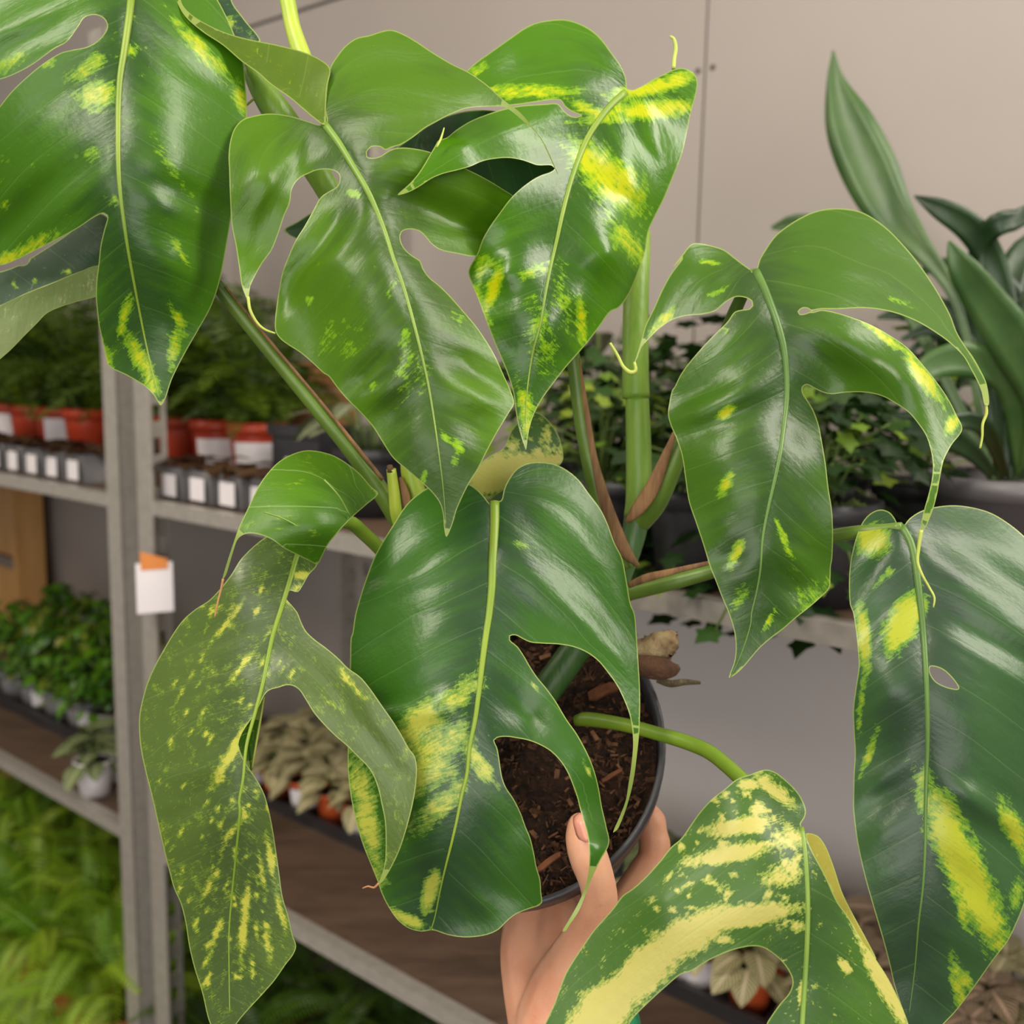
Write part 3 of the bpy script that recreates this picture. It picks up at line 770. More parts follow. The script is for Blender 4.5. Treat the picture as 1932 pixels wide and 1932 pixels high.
def strap(pts, mat, fold=.25, label=None):
    """ribbon leaf; pts: (x, y, depth, half-width px)"""
    S = cr(pts, 18); C = np.array([at(x, y, d) for x, y, d, r in S]); R = np.array([r / F * d for x, y, d, r in S])
    T = np.gradient(C, axis=0); T /= np.linalg.norm(T, axis=1)[:, None]
    V, Fs = [], []
    for c, t, r in zip(C, T, R):
        vd = CAM - c; vd /= np.linalg.norm(vd); u = np.cross(t, vd); u /= np.linalg.norm(u); nrm = np.cross(u, t)
        for s in (-1, -.5, 0, .5, 1): V.append(c + u * s * r + nrm * (-fold * r * (1 - abs(s)) + .0))
        for s in (1, 0, -1): V.append(c + u * s * r * .96 - nrm * (.0016 + fold * r * (1 - abs(s))))
    k = 8
    for i in range(len(C) - 1):
        for j in range(k):
            a_, b_ = i * k + j, i * k + (j + 1) % k; Fs.append((a_, b_, b_ + k, a_ + k))
    return mesh_obj('leaf', V, Fs, mat, sp)
dS = -(RW.T @ (W(aS, bS, ZA + .1) - CAM))[2]
bx, by = 1900, 905
for pts, mt in (
    ([(1572, 95, dS + .10, 2), (1576, 150, dS + .10, 16), (1600, 230, dS + .09, 42), (1640, 320, dS + .08, 50), (1680, 400, dS + .07, 40), (1735, 465, dS + .05, 22), (1800, 560, dS + .03, 10), (bx - 30, by, dS, 7)], M_strapl),
    ([(1725, 370, dS, 2), (1770, 392, dS - .01, 18), (1830, 430, dS - .01, 26), (1875, 500, dS, 24), (1905, 620, dS, 16), (bx, by, dS, 8)], M_strap),
    ([(1790, 455, dS - .08, 3), (1812, 500, dS - .08, 24), (1860, 570, dS - .07, 36), (1915, 650, dS - .06, 42), (1960, 760, dS - .04, 28), (bx + 30, by, dS, 10)], M_strapl),
    ([(1950, 380, dS - .02, 3), (1925, 410, dS - .02, 18), (1880, 425, dS - .02, 22), (1845, 470, dS, 16), (1850, 620, dS, 10), (bx - 10, by, dS, 8)], M_strap),
    ([(1765, 560, dS + .05, 3), (1810, 600, dS + .04, 26), (1870, 660, dS + .03, 34), (1925, 740, dS + .02, 26), (bx + 20, by, dS, 9)], M_strap),
    ([(1640, 800, dS - .02, 3), (1690, 800, dS - .02, 22), (1760, 812, dS - .02, 30), (1830, 850, dS - .01, 18), (bx - 20, by, dS, 8)], M_strap),
    ([(1700, 640, dS + .06, 3), (1760, 620, dS + .05, 14), (1830, 660, dS + .04, 20), (1880, 760, dS + .02, 14), (bx, by, dS, 8)], M_strap),
    ([(1700, 760, dS - .05, 3), (1760, 690, dS - .05, 26), (1830, 680, dS - .05, 34), (1900, 720, dS - .04, 26), (bx + 30, by, dS, 9)], M_strapl),
    ([(1800, 520, dS + .07, 3), (1850, 520, dS + .06, 22), (1900, 560, dS + .05, 30), (1940, 680, dS + .04, 24), (bx + 20, by, dS, 9)], M_strap),
    ([(2000, 500, dS - .05, 3), (1960, 560, dS - .05, 30), (1930, 680, dS - .03, 34), (bx + 20, by, dS, 10)], M_strap),
    ([(1455, 430, dS + .16, 3), (1500, 422, dS + .15, 18), (1570, 445, dS + .14, 22), (1680, 540, dS + .10, 14), (bx - 20, by, dS, 8)], M_strapl),
    ([(1655, 600, dS + .12, 3), (1710, 590, dS + .11, 16), (1780, 620, dS + .09, 22), (1850, 700, dS + .06, 16), (bx, by, dS, 7)], M_strap),
    ([(1720, 520, dS + .13, 3), (1790, 500, dS + .12, 16), (1850, 540, dS + .1, 22), (1895, 640, dS + .07, 18), (bx + 10, by, dS, 7)], M_strap),
    ([(1735, 850, dS - .06, 3), (1790, 800, dS - .06, 14), (1850, 800, dS - .05, 18), (bx, by, dS, 7)], M_strap),
    ([(1990, 430, dS + .06, 3), (1935, 470, dS + .06, 24), (1900, 560, dS + .05, 28), (1895, 700, dS + .03, 18), (bx, by, dS, 8)], M_strap),
    ([(1680, 720, dS + .14, 3), (1745, 730, dS + .12, 12), (1820, 780, dS + .08, 14), (bx - 20, by, dS, 7)], M_strap),
    ([(1690, 690, dS + .1, 3), (1750, 640, dS + .09, 8), (1800, 640, dS + .08, 9), (1860, 740, dS + .04, 8), (bx - 10, by, dS, 6)], M_strap)):
    strap(pts, mt)

# ================================================================== the big variegated plant
pc = at(952, 1398, .49)
n_c = np.array([-.15, .54, .83]); n_c /= np.linalg.norm(n_c)
PN = RW @ n_c
PU = RW @ np.array([1.0, 0, 0]); PU -= (PU @ PN) * PN; PU /= np.linalg.norm(PU); PV = np.cross(PN, PU)
def pot_pt(x, y, z): return pc + PU * x + PV * y + PN * z
RP, HP = .0775, .125
root_loc = pot_pt(0, 0, -HP)
plant = empty('variegated_philodendron', root_loc, 'large split-leaf houseplant with yellow-splashed leaves in the hand-held black pot', 'potted plant')
M_pot = simple('charcoal_pot_plastic', lin(74, 74, 80), lin(62, 62, 68), 30, .38, .1, 200)
prof = [(0, -HP), (RP * .70, -HP), (RP * .73, -HP + .004), (RP * .93, -.018), (RP * .985, -.016), (RP, -.004), (RP, -.001), (RP * .992, 0), (RP * .965, -.0005), (RP * .955, -.004), (RP * .945, -.02), (RP * .93, -.024)]
v, f = lathe(prof, 72); mesh_obj('pot', [pot_pt(*q) for q in v], f, M_pot, plant)
# soil: an uneven crumbly surface
rng = np.random.RandomState(3)
V, Fs = [], []; NR, NA = 46, 120
ph = rng.rand(60, 3) * 6.28; kx = rng.randn(60, 2) * 260
for i in range(NR + 1):
    for k in range(NA):
        r = RP * .94 * i / NR; a = 2 * math.pi * k / NA; x, y = r * math.cos(a), r * math.sin(a)
        h = np.sum(np.sin(kx[:, 0] * x + kx[:, 1] * y + ph[:, 0])) * .00016 + rng.randn() * .0006
        V.append(pot_pt(x, y, -.016 + h + .003 * (1 - (i / NR) ** 2)))
for i in range(NR):
    for k in range(NA):
        a, b = i * NA + k, i * NA + (k + 1) % NA; Fs.append((a, b, b + NA, a + NA))
M_soil2 = simple('peat_soil', lin(74, 48, 32), lin(26, 15, 10), 210, .95, .9, 520)
so = mesh_obj('soil', V, Fs, M_soil2, plant)
def chips(n, lo, hi, mat, name, seed, zoff):
    rg = np.random.RandomState(seed); V, Fs = [], []
    for _ in range(n):
        r = RP * .92 * math.sqrt(rg.rand()); a = rg.rand() * 6.28; c = np.array([r * math.cos(a), r * math.sin(a), zoff + rg.rand() * .003])
        ln = lo + (hi - lo) * rg.rand() ** 2; w_ = ln * (.08 + .5 * rg.rand() ** 2); an = rg.rand() * 6.28; tl = rg.randn() * .35
        u = np.array([math.cos(an), math.sin(an), tl]); u /= np.linalg.norm(u); s_ = np.cross(u, [0, 0, 1]); s_ /= np.linalg.norm(s_); n_ = np.cross(s_, u)
        o = len(V)
        for q in (-1, 1):
            for p, t in ((-1, -1), (1, -1), (1, 1), (-1, 1)):
                V.append(pot_pt(*(c + u * ln * .5 * q + s_ * w_ * .5 * p * (.6 + .4 * rg.rand()) + n_ * w_ * .22 * t)))
        Fs += [(o, o + 1, o + 2, o + 3), (o + 7, o + 6, o + 5, o + 4)] + [(o + k, o + 4 + k, o + 4 + (k + 1) % 4, o + (k + 1) % 4) for k in range(4)]
    ob = mesh_obj(name, V, Fs, mat, plant, False); ob['kind'] = 'stuff'; return ob
chips(3200, .0015, .006, simple('dark_peat_fibre', lin(104, 68, 44), lin(40, 24, 16), 300, .9), 'peat_fibres', 5, -.0155)
chips(420, .002, .006, simple('tan_bark_chip', lin(142, 98, 66), lin(92, 58, 38), 200, .8), 'bark_crumbs', 9, -.0145)
M_chip = simple('bark_chip', lin(140, 86, 54), lin(104, 60, 38), 160, .8, .3)
def chip(x, y, lx, ly, ang, dz=-.010):
    # pick the point of the soil plane under this pixel
    r = ray(x, y); t = ((pc + PN * dz - CAM) @ PN) / (r @ PN); p = CAM + r * t; q = p - pc; cx, cy = q @ PU, q @ PV
    V = []; pts = [(-1, -.5), (-.6, -.9), (.1, -.7), (.8, -.8), (1, .1), (.6, .7), (-.1, .9), (-.9, .6)]
    for zz in (0, .0022):
        for X, Y in pts:
            V.append(pot_pt(cx + lx * X * math.cos(ang) - ly * Y * math.sin(ang), cy + lx * X * math.sin(ang) + ly * Y * math.cos(ang), dz - .002 + zz))
    n = 8; mesh_obj('bark_chip', V, [tuple(range(n - 1, -1, -1)), tuple(range(n, 2 * n))] + [(i, (i + 1) % n, n + (i + 1) % n, n + i) for i in range(n)], M_chip, plant, False)
chip(1138, 1302, .0085, .0035, .35); chip(1035, 1296, .006, .003, -.4); chip(1155, 1462, .006, .0012, .5); chip(1035, 1625, .007, .0016, .6, -.006); chip(1218, 1282, .002, .0015, 0)

# leaf materials
GA = dict(dark=(44, 80, 26), mid=(68, 116, 14), lime=(112, 160, 24), yellow=(184, 194, 16))
lmA = leaf_mat('leaf_green_a', **GA, trans=.24)
lmB = leaf_mat('leaf_green_b', (58, 90, 22), (80, 122, 14), (118, 166, 16), (150, 196, 40), trans=.28, vein=.05, rough=.36)
lmC = leaf_mat('leaf_green_c', (50, 90, 20), (70, 120, 8), (118, 166, 20), (190, 198, 12), trans=.24, rough=.27)
lmD = leaf_mat('leaf_green_d', (48, 78, 28), (66, 106, 20), (112, 160, 26), (190, 196, 18), trans=.24, rough=.33)
lmE = leaf_mat('leaf_green_e', (44, 68, 46), (54, 88, 48), (100, 144, 42), (166, 174, 44), trans=.14, rough=.36, crisp=.2)
lmF = leaf_mat('leaf_green_f', (40, 70, 38), (52, 96, 24), (108, 144, 52), (180, 184, 72), trans=.16, rough=.32)
lmG = leaf_mat('leaf_green_g', (72, 92, 46), (86, 108, 48), (116, 142, 48), (190, 190, 74), trans=.20, rough=.34, streak=(8, .8), noise_amp=1.2, crisp=.08)
lmG2 = leaf_mat('leaf_green_flap', (64, 108, 14), (82, 128, 14), (120, 160, 20), (180, 200, 60), trans=.32, rough=.40, vein=.5)
lmH = leaf_mat('leaf_green_h', (54, 86, 36), (64, 102, 30), (140, 158, 66), (190, 184, 98), trans=.16, rough=.42, streak=(2.2, 1.1), crisp=.06, noise_amp=1.15)
lmU = leaf_mat('leaf_underside', (140, 160, 96), (168, 182, 122), (190, 196, 140), (220, 216, 160), trans=.28, rough=.45, vein=.3)
lmY = leaf_mat('leaf_yellow_underside', (160, 152, 60), (184, 172, 76), (206, 188, 84), (220, 200, 100), trans=.2, rough=.5, vein=.2)
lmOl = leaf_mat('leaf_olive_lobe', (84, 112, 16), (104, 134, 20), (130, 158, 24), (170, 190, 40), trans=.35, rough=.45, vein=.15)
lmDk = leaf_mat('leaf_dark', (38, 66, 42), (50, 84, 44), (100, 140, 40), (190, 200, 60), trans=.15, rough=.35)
M_rib = simple('midrib_green', lin(124, 152, 62), lin(104, 138, 48), 30, .42)
M_ribA = simple('midrib_yellow_green', lin(132, 156, 48), lin(106, 136, 38), 30, .42)
M_ribD = simple('midrib_dark', lin(92, 126, 54), lin(76, 110, 46), 30, .42)
M_tend = simple('tendril_pale', lin(186, 196, 96), lin(160, 176, 74), 60, .5)
M_tendb = simple('tendril_brown', lin(176, 132, 84), lin(150, 104, 70), 60, .6)
def tendril(parent, pts, mat=None, name='drip_tip'):
    return ptube(name, pts, mat or M_tend, parent, 8, 1.0, 5)

# ---- leaf A, upper left
A_out = ([(250, -135), (150, -150), (20, -110), (-60, -20), (-70, 90), (-30, 152), (0, 150)] + c1((150, 375), (300, 270), (370, 230), (430, 150), (470, 95), (530, 83), (575, 105), (592, 150))
  + c1((550, 215), (490, 255), (400, 275), (340, 290), (240, 350), (120, 450), (60, 510), (0, 585)) + [(-60, 280), (-75, 400), (-45, 490)]
  + c1((0, 1465), (100, 1430), (200, 1380), (320, 1320), (430, 1260), (520, 1200), (570, 1178), (592, 1190), (575, 1270), (556, 1350), (545, 1450), (532, 1560), (530, 1650), (540, 1750))
  + c5((545, 330), (575, 460), (600, 555), (700, 610), (800, 670), (850, 720), (888, 776), (910, 745), (950, 630), (1020, 490), (1100, 350), (1170, 220), (1215, 80))
  + [(428, 460), (436, 410), (447, 330), (461, 250), (466, 215), (464, 170), (458, 115), (440, 60), (405, -10), (350, -85)])
A_rib = [(252, -120), (250, -60)] + [(247, 0), (236, 85), (226, 154), (223, 256), (225, 342), (236, 434), (253, 533), (278, 660), (300, 752)]
A_dep = [(250, -120, 42), (247, 0, 40), (223, 256, 38.6), (236, 434, 39), (300, 755, 41.2), (0, 60, 38.6), (0, 350, 40.2), (60, 470, 41.4), (130, 330, 39), (120, 170, 39), (350, 300, 39.6), (460, 250, 42.4), (430, 450, 42.3), (400, 575, 42.2), (190, 600, 41), (340, 500, 40.2), (205, 690, 41.8), (380, 60, 41.8), (330, -60, 43), (20, -100, 40)]
A_bl = [(180, 180, 32, 22, -15, 1.0), (163, 130, 38, 16, -30, .78), (245, 95, 30, 10, -20, .6), (180, 285, 30, 12, -25, .62), (236, 596, 35, 8, 105, .85), (270, 690, 62, 14, 65, .92), (328, 660, 35, 10, 100, .9), (335, 600, 28, 9, 60, .85), (200, 672, 30, 7, 70, .8), (380, 95, 78, 13, 48, .85), (455, 190, 42, 10, 70, .95), (60, 465, 44, 14, -30, .88), (15, 488, 34, 12, -20, .95), (10, 385, 10, 8, 0, .85), (25, 115, 32, 12, -30, .75), (338, 471, 28, 7, 55, .75), (90, 120, 14, 8, -30, .8), (325, 320, 70, 8, 58, .5), (215, 380, 10, 14, -60, .7)]
leafA = build_leaf('leaf', plant, A_out, A_rib, A_dep, lmA, A_bl, .17, spacing=88, rib_mat=M_ribA, rib_r=(8.5, 1.2), label='large upper left leaf with yellow flecks', ripple=.09)

# ---- leaf B, centre left, front
B_out = (c2((632, 680), (625, 600), (635, 480), (650, 380), (690, 310), (740, 250), (800, 210), (870, 195), (930, 175), (990, 165), (1060, 190), (1130, 230), (1220, 290), (1320, 350), (1420, 400), (1520, 470), (1620, 560), (1700, 620), (1760, 690), (1800, 740), (1840, 800), (1872, 870), (1900, 935), (1912, 966), (1893, 930), (1850, 838), (1815, 768), (1770, 712), (1720, 670), (1640, 605), (1600, 590), (1500, 590), (1400, 600), (1300, 640), (1240, 672), (1180, 705), (1100, 765), (1040, 800), (990, 815), (955, 828), (930, 812), (880, 812), (855, 840), (857, 865), (890, 872), (930, 862), (960, 842), (1000, 822), (1050, 815), (1100, 818), (1200, 838), (1300, 880), (1400, 930), (1500, 980), (1600, 1040), (1680, 1100), (1700, 1200), (1640, 1320), (1540, 1400), (1440, 1416), (1350, 1400), (1260, 1380), (1215, 1350), (1180, 1310), (1150, 1280), (1100, 1266), (1055, 1275), (1040, 1300), (1050, 1350), (1080, 1390), (1120, 1420), (1150, 1440), (1165, 1480), (1200, 1530), (1260, 1580), (1320, 1640), (1390, 1720), (1450, 1790), (1500, 1860))
  + c6((1560, 320), (1610, 430), (1650, 520), (1668, 590), (1640, 640), (1580, 740), (1520, 850), (1470, 950), (1420, 1030), (1380, 1110), (1350, 1180), (1330, 1250), (1294, 1326), (1282, 1280), (1275, 1200), (1258, 1140), (1210, 1075), (1150, 1020), (1080, 960), (1000, 890), (940, 800), (890, 720), (820, 640), (740, 560), (690, 500), (640, 435), (620, 425), (560, 370), (490, 310), (420, 265), (375, 230), (350, 190), (348, 130))
  + c2((355, 1700), (370, 1600), (390, 1500), (420, 1420), (460, 1330), (510, 1250), (560, 1160), (600, 1090), (640, 1060), (690, 1030), (704, 1000), (702, 965), (680, 945), (640, 935), (580, 940), (530, 960), (490, 980), (460, 1010), (440, 1050), (430, 1120), (400, 1190), (370, 1280), (330, 1380), (280, 1450), (240, 1520), (212, 1580), (203, 1640), (198, 1690), (190, 1650), (165, 1580), (150, 1480), (130, 1350), (110, 1250), (100, 1100), (95, 950), (92, 850), (105, 760), (130, 700), (170, 660), (230, 640), (300, 628), (370, 630), (450, 645), (530, 670), (600, 690)))
B_rib = [(612, 234), (639, 270), (666, 314), (694, 362), (711, 400), (728, 444), (742, 489), (757, 530), (768, 565), (779, 604), (793, 659), (807, 721), (817, 779), (825, 833), (834, 902), (839, 953), (841, 1003)]
B_dep = [(612, 234, 41.6), (694, 362, 40.6), (742, 489, 39.9), (793, 659, 39.2), (825, 833, 39.2), (841, 1005, 39.9), (435, 300, 40.6), (440, 450, 40.4), (467, 570, 39.8), (530, 222, 42.2), (500, 330, 39.8), (560, 330, 40.9), (525, 560, 41.0), (600, 370, 41.2), (640, 500, 39.7), (600, 690, 40.6), (700, 820, 40.0), (960, 760, 40.6), (860, 560, 41.2), (840, 700, 39.6), (800, 320, 41.6), (880, 400, 43.2), (960, 420, 44.6), (800, 420, 42.2), (630, 130, 43.4), (740, 58, 44.6), (850, 120, 43.0), (950, 190, 41.0), (1030, 275, 39.9), (1052, 330, 39.6), (730, 170, 42.2), (850, 200, 41.6), (700, 130, 43.2)]
B_bl = [(665, 365, 14, 6, 20, .85), (763, 640, 10, 16, 10, .8), (838, 822, 7, 14, -35, .85), (865, 842, 8, 16, -35, .9), (585, 565, 7, 6, 0, .9), (704, 728, 6, 12, 20, .75), (858, 870, 7, 12, 0, .8), (800, 900, 6, 14, 10, .75), (860, 600, 20, 12, 40, .62), (740, 545, 8, 22, 30, .6), (775, 710, 30, 60, 0, .5), (640, 640, 60, 40, 20, .45)]
leafB = build_leaf('leaf', plant, B_out, B_rib, B_dep, lmB, B_bl, .09, spacing=96, rib_mat=M_rib, rib_r=(7.5, .5), label='large centre left leaf with deep splits, hanging in front', ripple=.27, groove=.30)
tendril(leafB, [(468, 560, .398, 3), (472, 585, .398, 3), (486, 610, .399, 2.6), (500, 622, .399, 2.4), (519, 629, .399, 1.8)])
B2_out = c2((622, 690), (560, 650), (500, 600), (430, 540), (330, 470), (250, 400), (165, 340), (60, 250), (-60, 170)) + [(345, 25), (328, -20), (334, -22), (345, 10), (362, 28), (395, 48)] + c2((80, 182), (200, 216), (350, 246), (500, 285), (600, 330), (652, 378), (636, 480), (628, 600))
leafB2 = build_leaf('leaf_lobe', leafB, B2_out, [(614, 236), (560, 180), (480, 110), (390, 55), (335, -15)], [(612, 236, 41.7), (622, 130, 42.9), (560, 110, 43.6), (540, 190, 41.9), (450, 120, 41.6), (450, 75, 43), (360, 30, 41.6), (335, -10, 42.2)], lmOl, (), .2, spacing=60, ripple=.04, groove=0, label='olive rear lobe folded up behind the leaf base')

# ---- dark leaf at the very top behind that lobe
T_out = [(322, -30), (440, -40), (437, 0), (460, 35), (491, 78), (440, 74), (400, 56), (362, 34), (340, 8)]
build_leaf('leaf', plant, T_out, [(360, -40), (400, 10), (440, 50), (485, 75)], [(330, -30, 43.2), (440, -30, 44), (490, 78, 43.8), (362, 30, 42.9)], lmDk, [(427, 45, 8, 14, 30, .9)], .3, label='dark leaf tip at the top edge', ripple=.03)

# ---- leaf C, centre, yellow splashed
C_out = (c3((1300, 492), (1290, 430), (1260, 360), (1210, 290), (1150, 210), (1090, 160), (1020, 125), (950, 108), (870, 112), (800, 125), (740, 150), (680, 190), (610, 240), (540, 290), (470, 340), (415, 390), (380, 450), (420, 520), (520, 560), (620, 582), (700, 577), (800, 562), (900, 550), (932, 555), (948, 582), (985, 612), (1042, 638), (1020, 646), (985, 640), (955, 618), (912, 572), (860, 573), (800, 577), (700, 585), (600, 607), (500, 640), (430, 670), (350, 720), (300, 760), (255, 775), (240, 800), (205, 860), (150, 950), (100, 1010), (30, 1076), (90, 1062), (150, 1030), (220, 985), (280, 960), (360, 940), (430, 920), (500, 890), (580, 875), (640, 872), (700, 880), (750, 895), (800, 912), (880, 914), (900, 930), (870, 952), (830, 965), (780, 990), (700, 1050), (650, 1100), (590, 1180), (540, 1250), (500, 1320), (470, 1400), (430, 1470), (420, 1502), (440, 1570), (470, 1640), (500, 1720), (530, 1800), (560, 1880))
  + c7((130, 330), (170, 430), (200, 530), (215, 640), (235, 740), (258, 815), (270, 846), (278, 800), (287, 740), (310, 660), (350, 580), (420, 480), (490, 390), (560, 310), (620, 240), (680, 160), (740, 80))
  + c3((1250, 1700), (1310, 1620), (1360, 1500), (1400, 1380), (1415, 1280), (1450, 1200), (1500, 1100), (1550, 980), (1600, 850), (1630, 720), (1650, 620), (1680, 510), (1686, 450), (1672, 412), (1640, 387), (1600, 375), (1550, 385), (1500, 410), (1440, 440), (1380, 475), (1325, 498)))
C_rib = c3((1290, 508), (1200, 590), (1130, 680), (1080, 760), (1040, 850), (1000, 960), (970, 1060), (940, 1180), (910, 1320), (880, 1450), (850, 1600), (830, 1720)) + c7((350, 150), (310, 300), (285, 450), (270, 600), (267, 780), (270, 842))
C_dep = [(1181, 172, 46), (1100, 290, 45), (1050, 480, 43.4), (1015, 640, 42.6), (990, 845, 42.2), (750, 367, 40.6), (820, 310, 41.2), (880, 270, 41.9), (950, 260, 43.4), (1040, 255, 44.6), (1060, 40, 47.4), (960, 80, 46.5), (880, 140, 46.3), (1080, 130, 45.6), (885, 510, 43.8), (960, 660, 42.9), (960, 520, 42.6), (1312, 150, 46.6), (1290, 250, 46.6), (1220, 440, 46), (1190, 300, 44.9), (1150, 480, 43.6), (1180, 540, 45.4), (1080, 660, 43.8), (1040, 610, 42.7)]
C_bl = [(1230, 165, 78, 12, -12, 1.1), (1225, 207, 85, 17, -4, 1.0), (1270, 148, 40, 10, -20, .9), (1150, 335, 80, 34, 42, 1.05), (1110, 300, 30, 16, 70, 1), (1185, 455, 62, 20, 52, .8), (930, 545, 40, 12, 108, 1.0), (912, 500, 24, 14, -55, .8), (1097, 605, 44, 9, 85, .9), (995, 780, 56, 14, 80, .85), (1010, 512, 40, 12, -20, .62), (1020, 640, 62, 26, 80, .6), (1000, 172, 80, 11, 0, .9), (1110, 208, 36, 10, 25, .9), (900, 132, 25, 10, -40, .62), (1060, 560, 60, 20, 80, .58), (1140, 225, 60, 10, -5, .8), (910, 580, 50, 10, 70, .7)]
leafC = build_leaf('leaf', plant, C_out, C_rib, C_dep, lmC, C_bl, .12, spacing=92, rib_mat=M_ribA, rib_r=(7, .6), label='glossy centre leaf with bright yellow splashes', ripple=.12, groove=.24)
tendril(leafC, [(1271, 130, .468, 4), (1272, 112, .469, 4), (1275, 90, .47, 4), (1270, 72, .47, 3), (1264, 68, .47, 2)])
tendril(leafC, [(824, 278, .4105, 1.6), (831, 264, .4115, 2.2), (835, 252, .412, 1.8), (838, 241, .412, 1.2)])

# ---- leaf D, right
D_out = (c4((440, 1488), (400, 1465), (340, 1420), (280, 1375), (200, 1350), (150, 1340), (105, 1342), (60, 1390), (0, 1470)) + c3((1600, 1430), (1540, 1510), (1490, 1600), (1450, 1690)) + c7((930, 160), (905, 250), (880, 330), (866, 372), (885, 340), (908, 280), (950, 232), (1000, 182), (1070, 132), (1150, 106), (1250, 96), (1320, 76))
  + c4((270, 1680), (310, 1650), (350, 1634), (400, 1640), (432, 1658), (436, 1682), (420, 1700), (380, 1705), (340, 1716), (300, 1770), (250, 1820), (190, 1880)) + c8((90, 360), (40, 430), (5, 500)) + c7((1080, 510), (1060, 600), (1055, 650), (1070, 710), (1100, 780), (1130, 870), (1150, 1000), (1170, 1130), (1210, 1250), (1250, 1370), (1290, 1500))
  + g8((650, 150), (700, 280), (750, 400), (785, 520), (795, 620), (785, 720), (748, 836), (772, 826), (830, 780), (900, 700), (960, 630), (1040, 560), (1120, 500), (1200, 430), (1300, 350), (1380, 280), (1440, 215), (1446, 150), (1450, 60)) + c8((875, 1450), (880, 1300), (875, 1180), (855, 1050), (840, 920), (820, 800), (800, 700), (770, 620), (740, 570), (715, 530), (712, 500), (735, 484), (770, 500), (820, 525), (870, 536), (950, 527), (1060, 527), (1150, 547), (1230, 590), (1300, 640), (1350, 700), (1390, 760), (1415, 830), (1430, 920), (1425, 1000), (1408, 1080), (1380, 1180), (1362, 1290), (1375, 1290), (1420, 1200), (1450, 1100), (1474, 970), (1490, 900), (1530, 820), (1592, 728), (1560, 650), (1520, 570), (1460, 480), (1380, 380), (1290, 280), (1190, 210), (1080, 150), (960, 105), (870, 80), (810, 72), (770, 84), (745, 66), (715, 62), (690, 82), (700, 96), (740, 88), (765, 78), (810, 68), (900, 68), (1060, 62), (1200, 83), (1330, 130), (1450, 200), (1530, 260), (1600, 330), (1640, 400), (1672, 460), (1697, 520), (1718, 598), (1736, 598), (1726, 480), (1690, 400), (1650, 330), (1600, 260), (1560, 190), (1530, 110), (1500, 50))
  + c4((1440, 1580), (1380, 1490), (1320, 1410), (1250, 1330), (1180, 1260), (1100, 1200), (1030, 1165), (950, 1150), (870, 1148), (780, 1165), (700, 1200), (620, 1250), (560, 1300), (510, 1370), (475, 1430), (458, 1482)))
D_rib = [(1425, 511), (1440, 541), (1454, 576), (1468, 615), (1478, 655), (1483, 700), (1484, 745)] + c8((610, 700), (590, 850), (560, 1000), (530, 1130), (505, 1250), (490, 1350), (480, 1500), (460, 1620), (430, 1750)) + g8((900, 450), (840, 650), (760, 830))
D_dep = [(1424, 510, 44), (1480, 700, 42), (1470, 850, 41), (1440, 1050, 40.6), (1380, 1278, 41), (1375, 462, 45.4), (1300, 462, 44.8), (1300, 540, 44), (1240, 580, 44), (1205, 680, 43.6), (1265, 740, 43), (1380, 700, 41.8), (1300, 950, 42), (1370, 900, 41), (1568, 1080, 41.8), (1545, 800, 42.3), (1500, 950, 40.9), (1600, 640, 41.4), (1600, 730, 42.2), (1720, 700, 40.4), (1812, 810, 40.8), (1760, 880, 39.6), (1737, 1000, 39), (1440, 450, 46.2), (1570, 393, 47.6), (1720, 500, 45.6), (1600, 480, 45), (1810, 620, 43.8), (1700, 590, 43), (1862, 760, 42.6)]
D_bl = [(1370, 778, 20, 9, -25, 1.15), (1372, 910, 28, 11, -60, .95), (1390, 1040, 28, 9, -65, 1.05), (1657, 626, 64, 7, 38, .95), (1742, 712, 60, 13, 55, 1.05), (1797, 800, 28, 10, 125, .95), (1480, 1020, 42, 6, 68, .9), (1450, 1173, 24, 5, -60, .9), (1248, 612, 36, 11, -50, .95), (1340, 495, 22, 5, 10, .78), (1352, 552, 24, 5, -25, .7), (1708, 574, 28, 6, 20, .75), (1365, 622, 12, 5, -40, .8), (1395, 1130, 30, 14, -70, .6), (1530, 1130, 40, 40, 0, .5)]
leafD = build_leaf('leaf', plant, D_out, D_rib, D_dep, lmD, D_bl, .08, spacing=90, rib_mat=M_ribD, rib_r=(8.5, .6), label='right-hand hanging leaf with long curling lobes', ripple=.2, groove=.26)
tendril(leafD, [(1860, 762, .426, 2.5), (1861, 780, .426, 3), (1854, 800, .426, 2.6), (1853, 825, .426, 2.2), (1849, 846, .426, 2)])
tendril(leafD, [(1738, 1000, .39, 4), (1733, 1035, .39, 3.4), (1731, 1060, .389, 3), (1740, 1085, .388, 2.5), (1753, 1108, .388, 2.2), (1763, 1128, .387, 2), (1761, 1146, .387, 1.5)])
tendril(leafD, [(1197, 683, .436, 2.5), (1199, 700, .436, 4), (1190, 703, .436, 4.5), (1176, 692, .437, 3.5), (1166, 672, .437, 3), (1151, 647, .437, 2.5)])

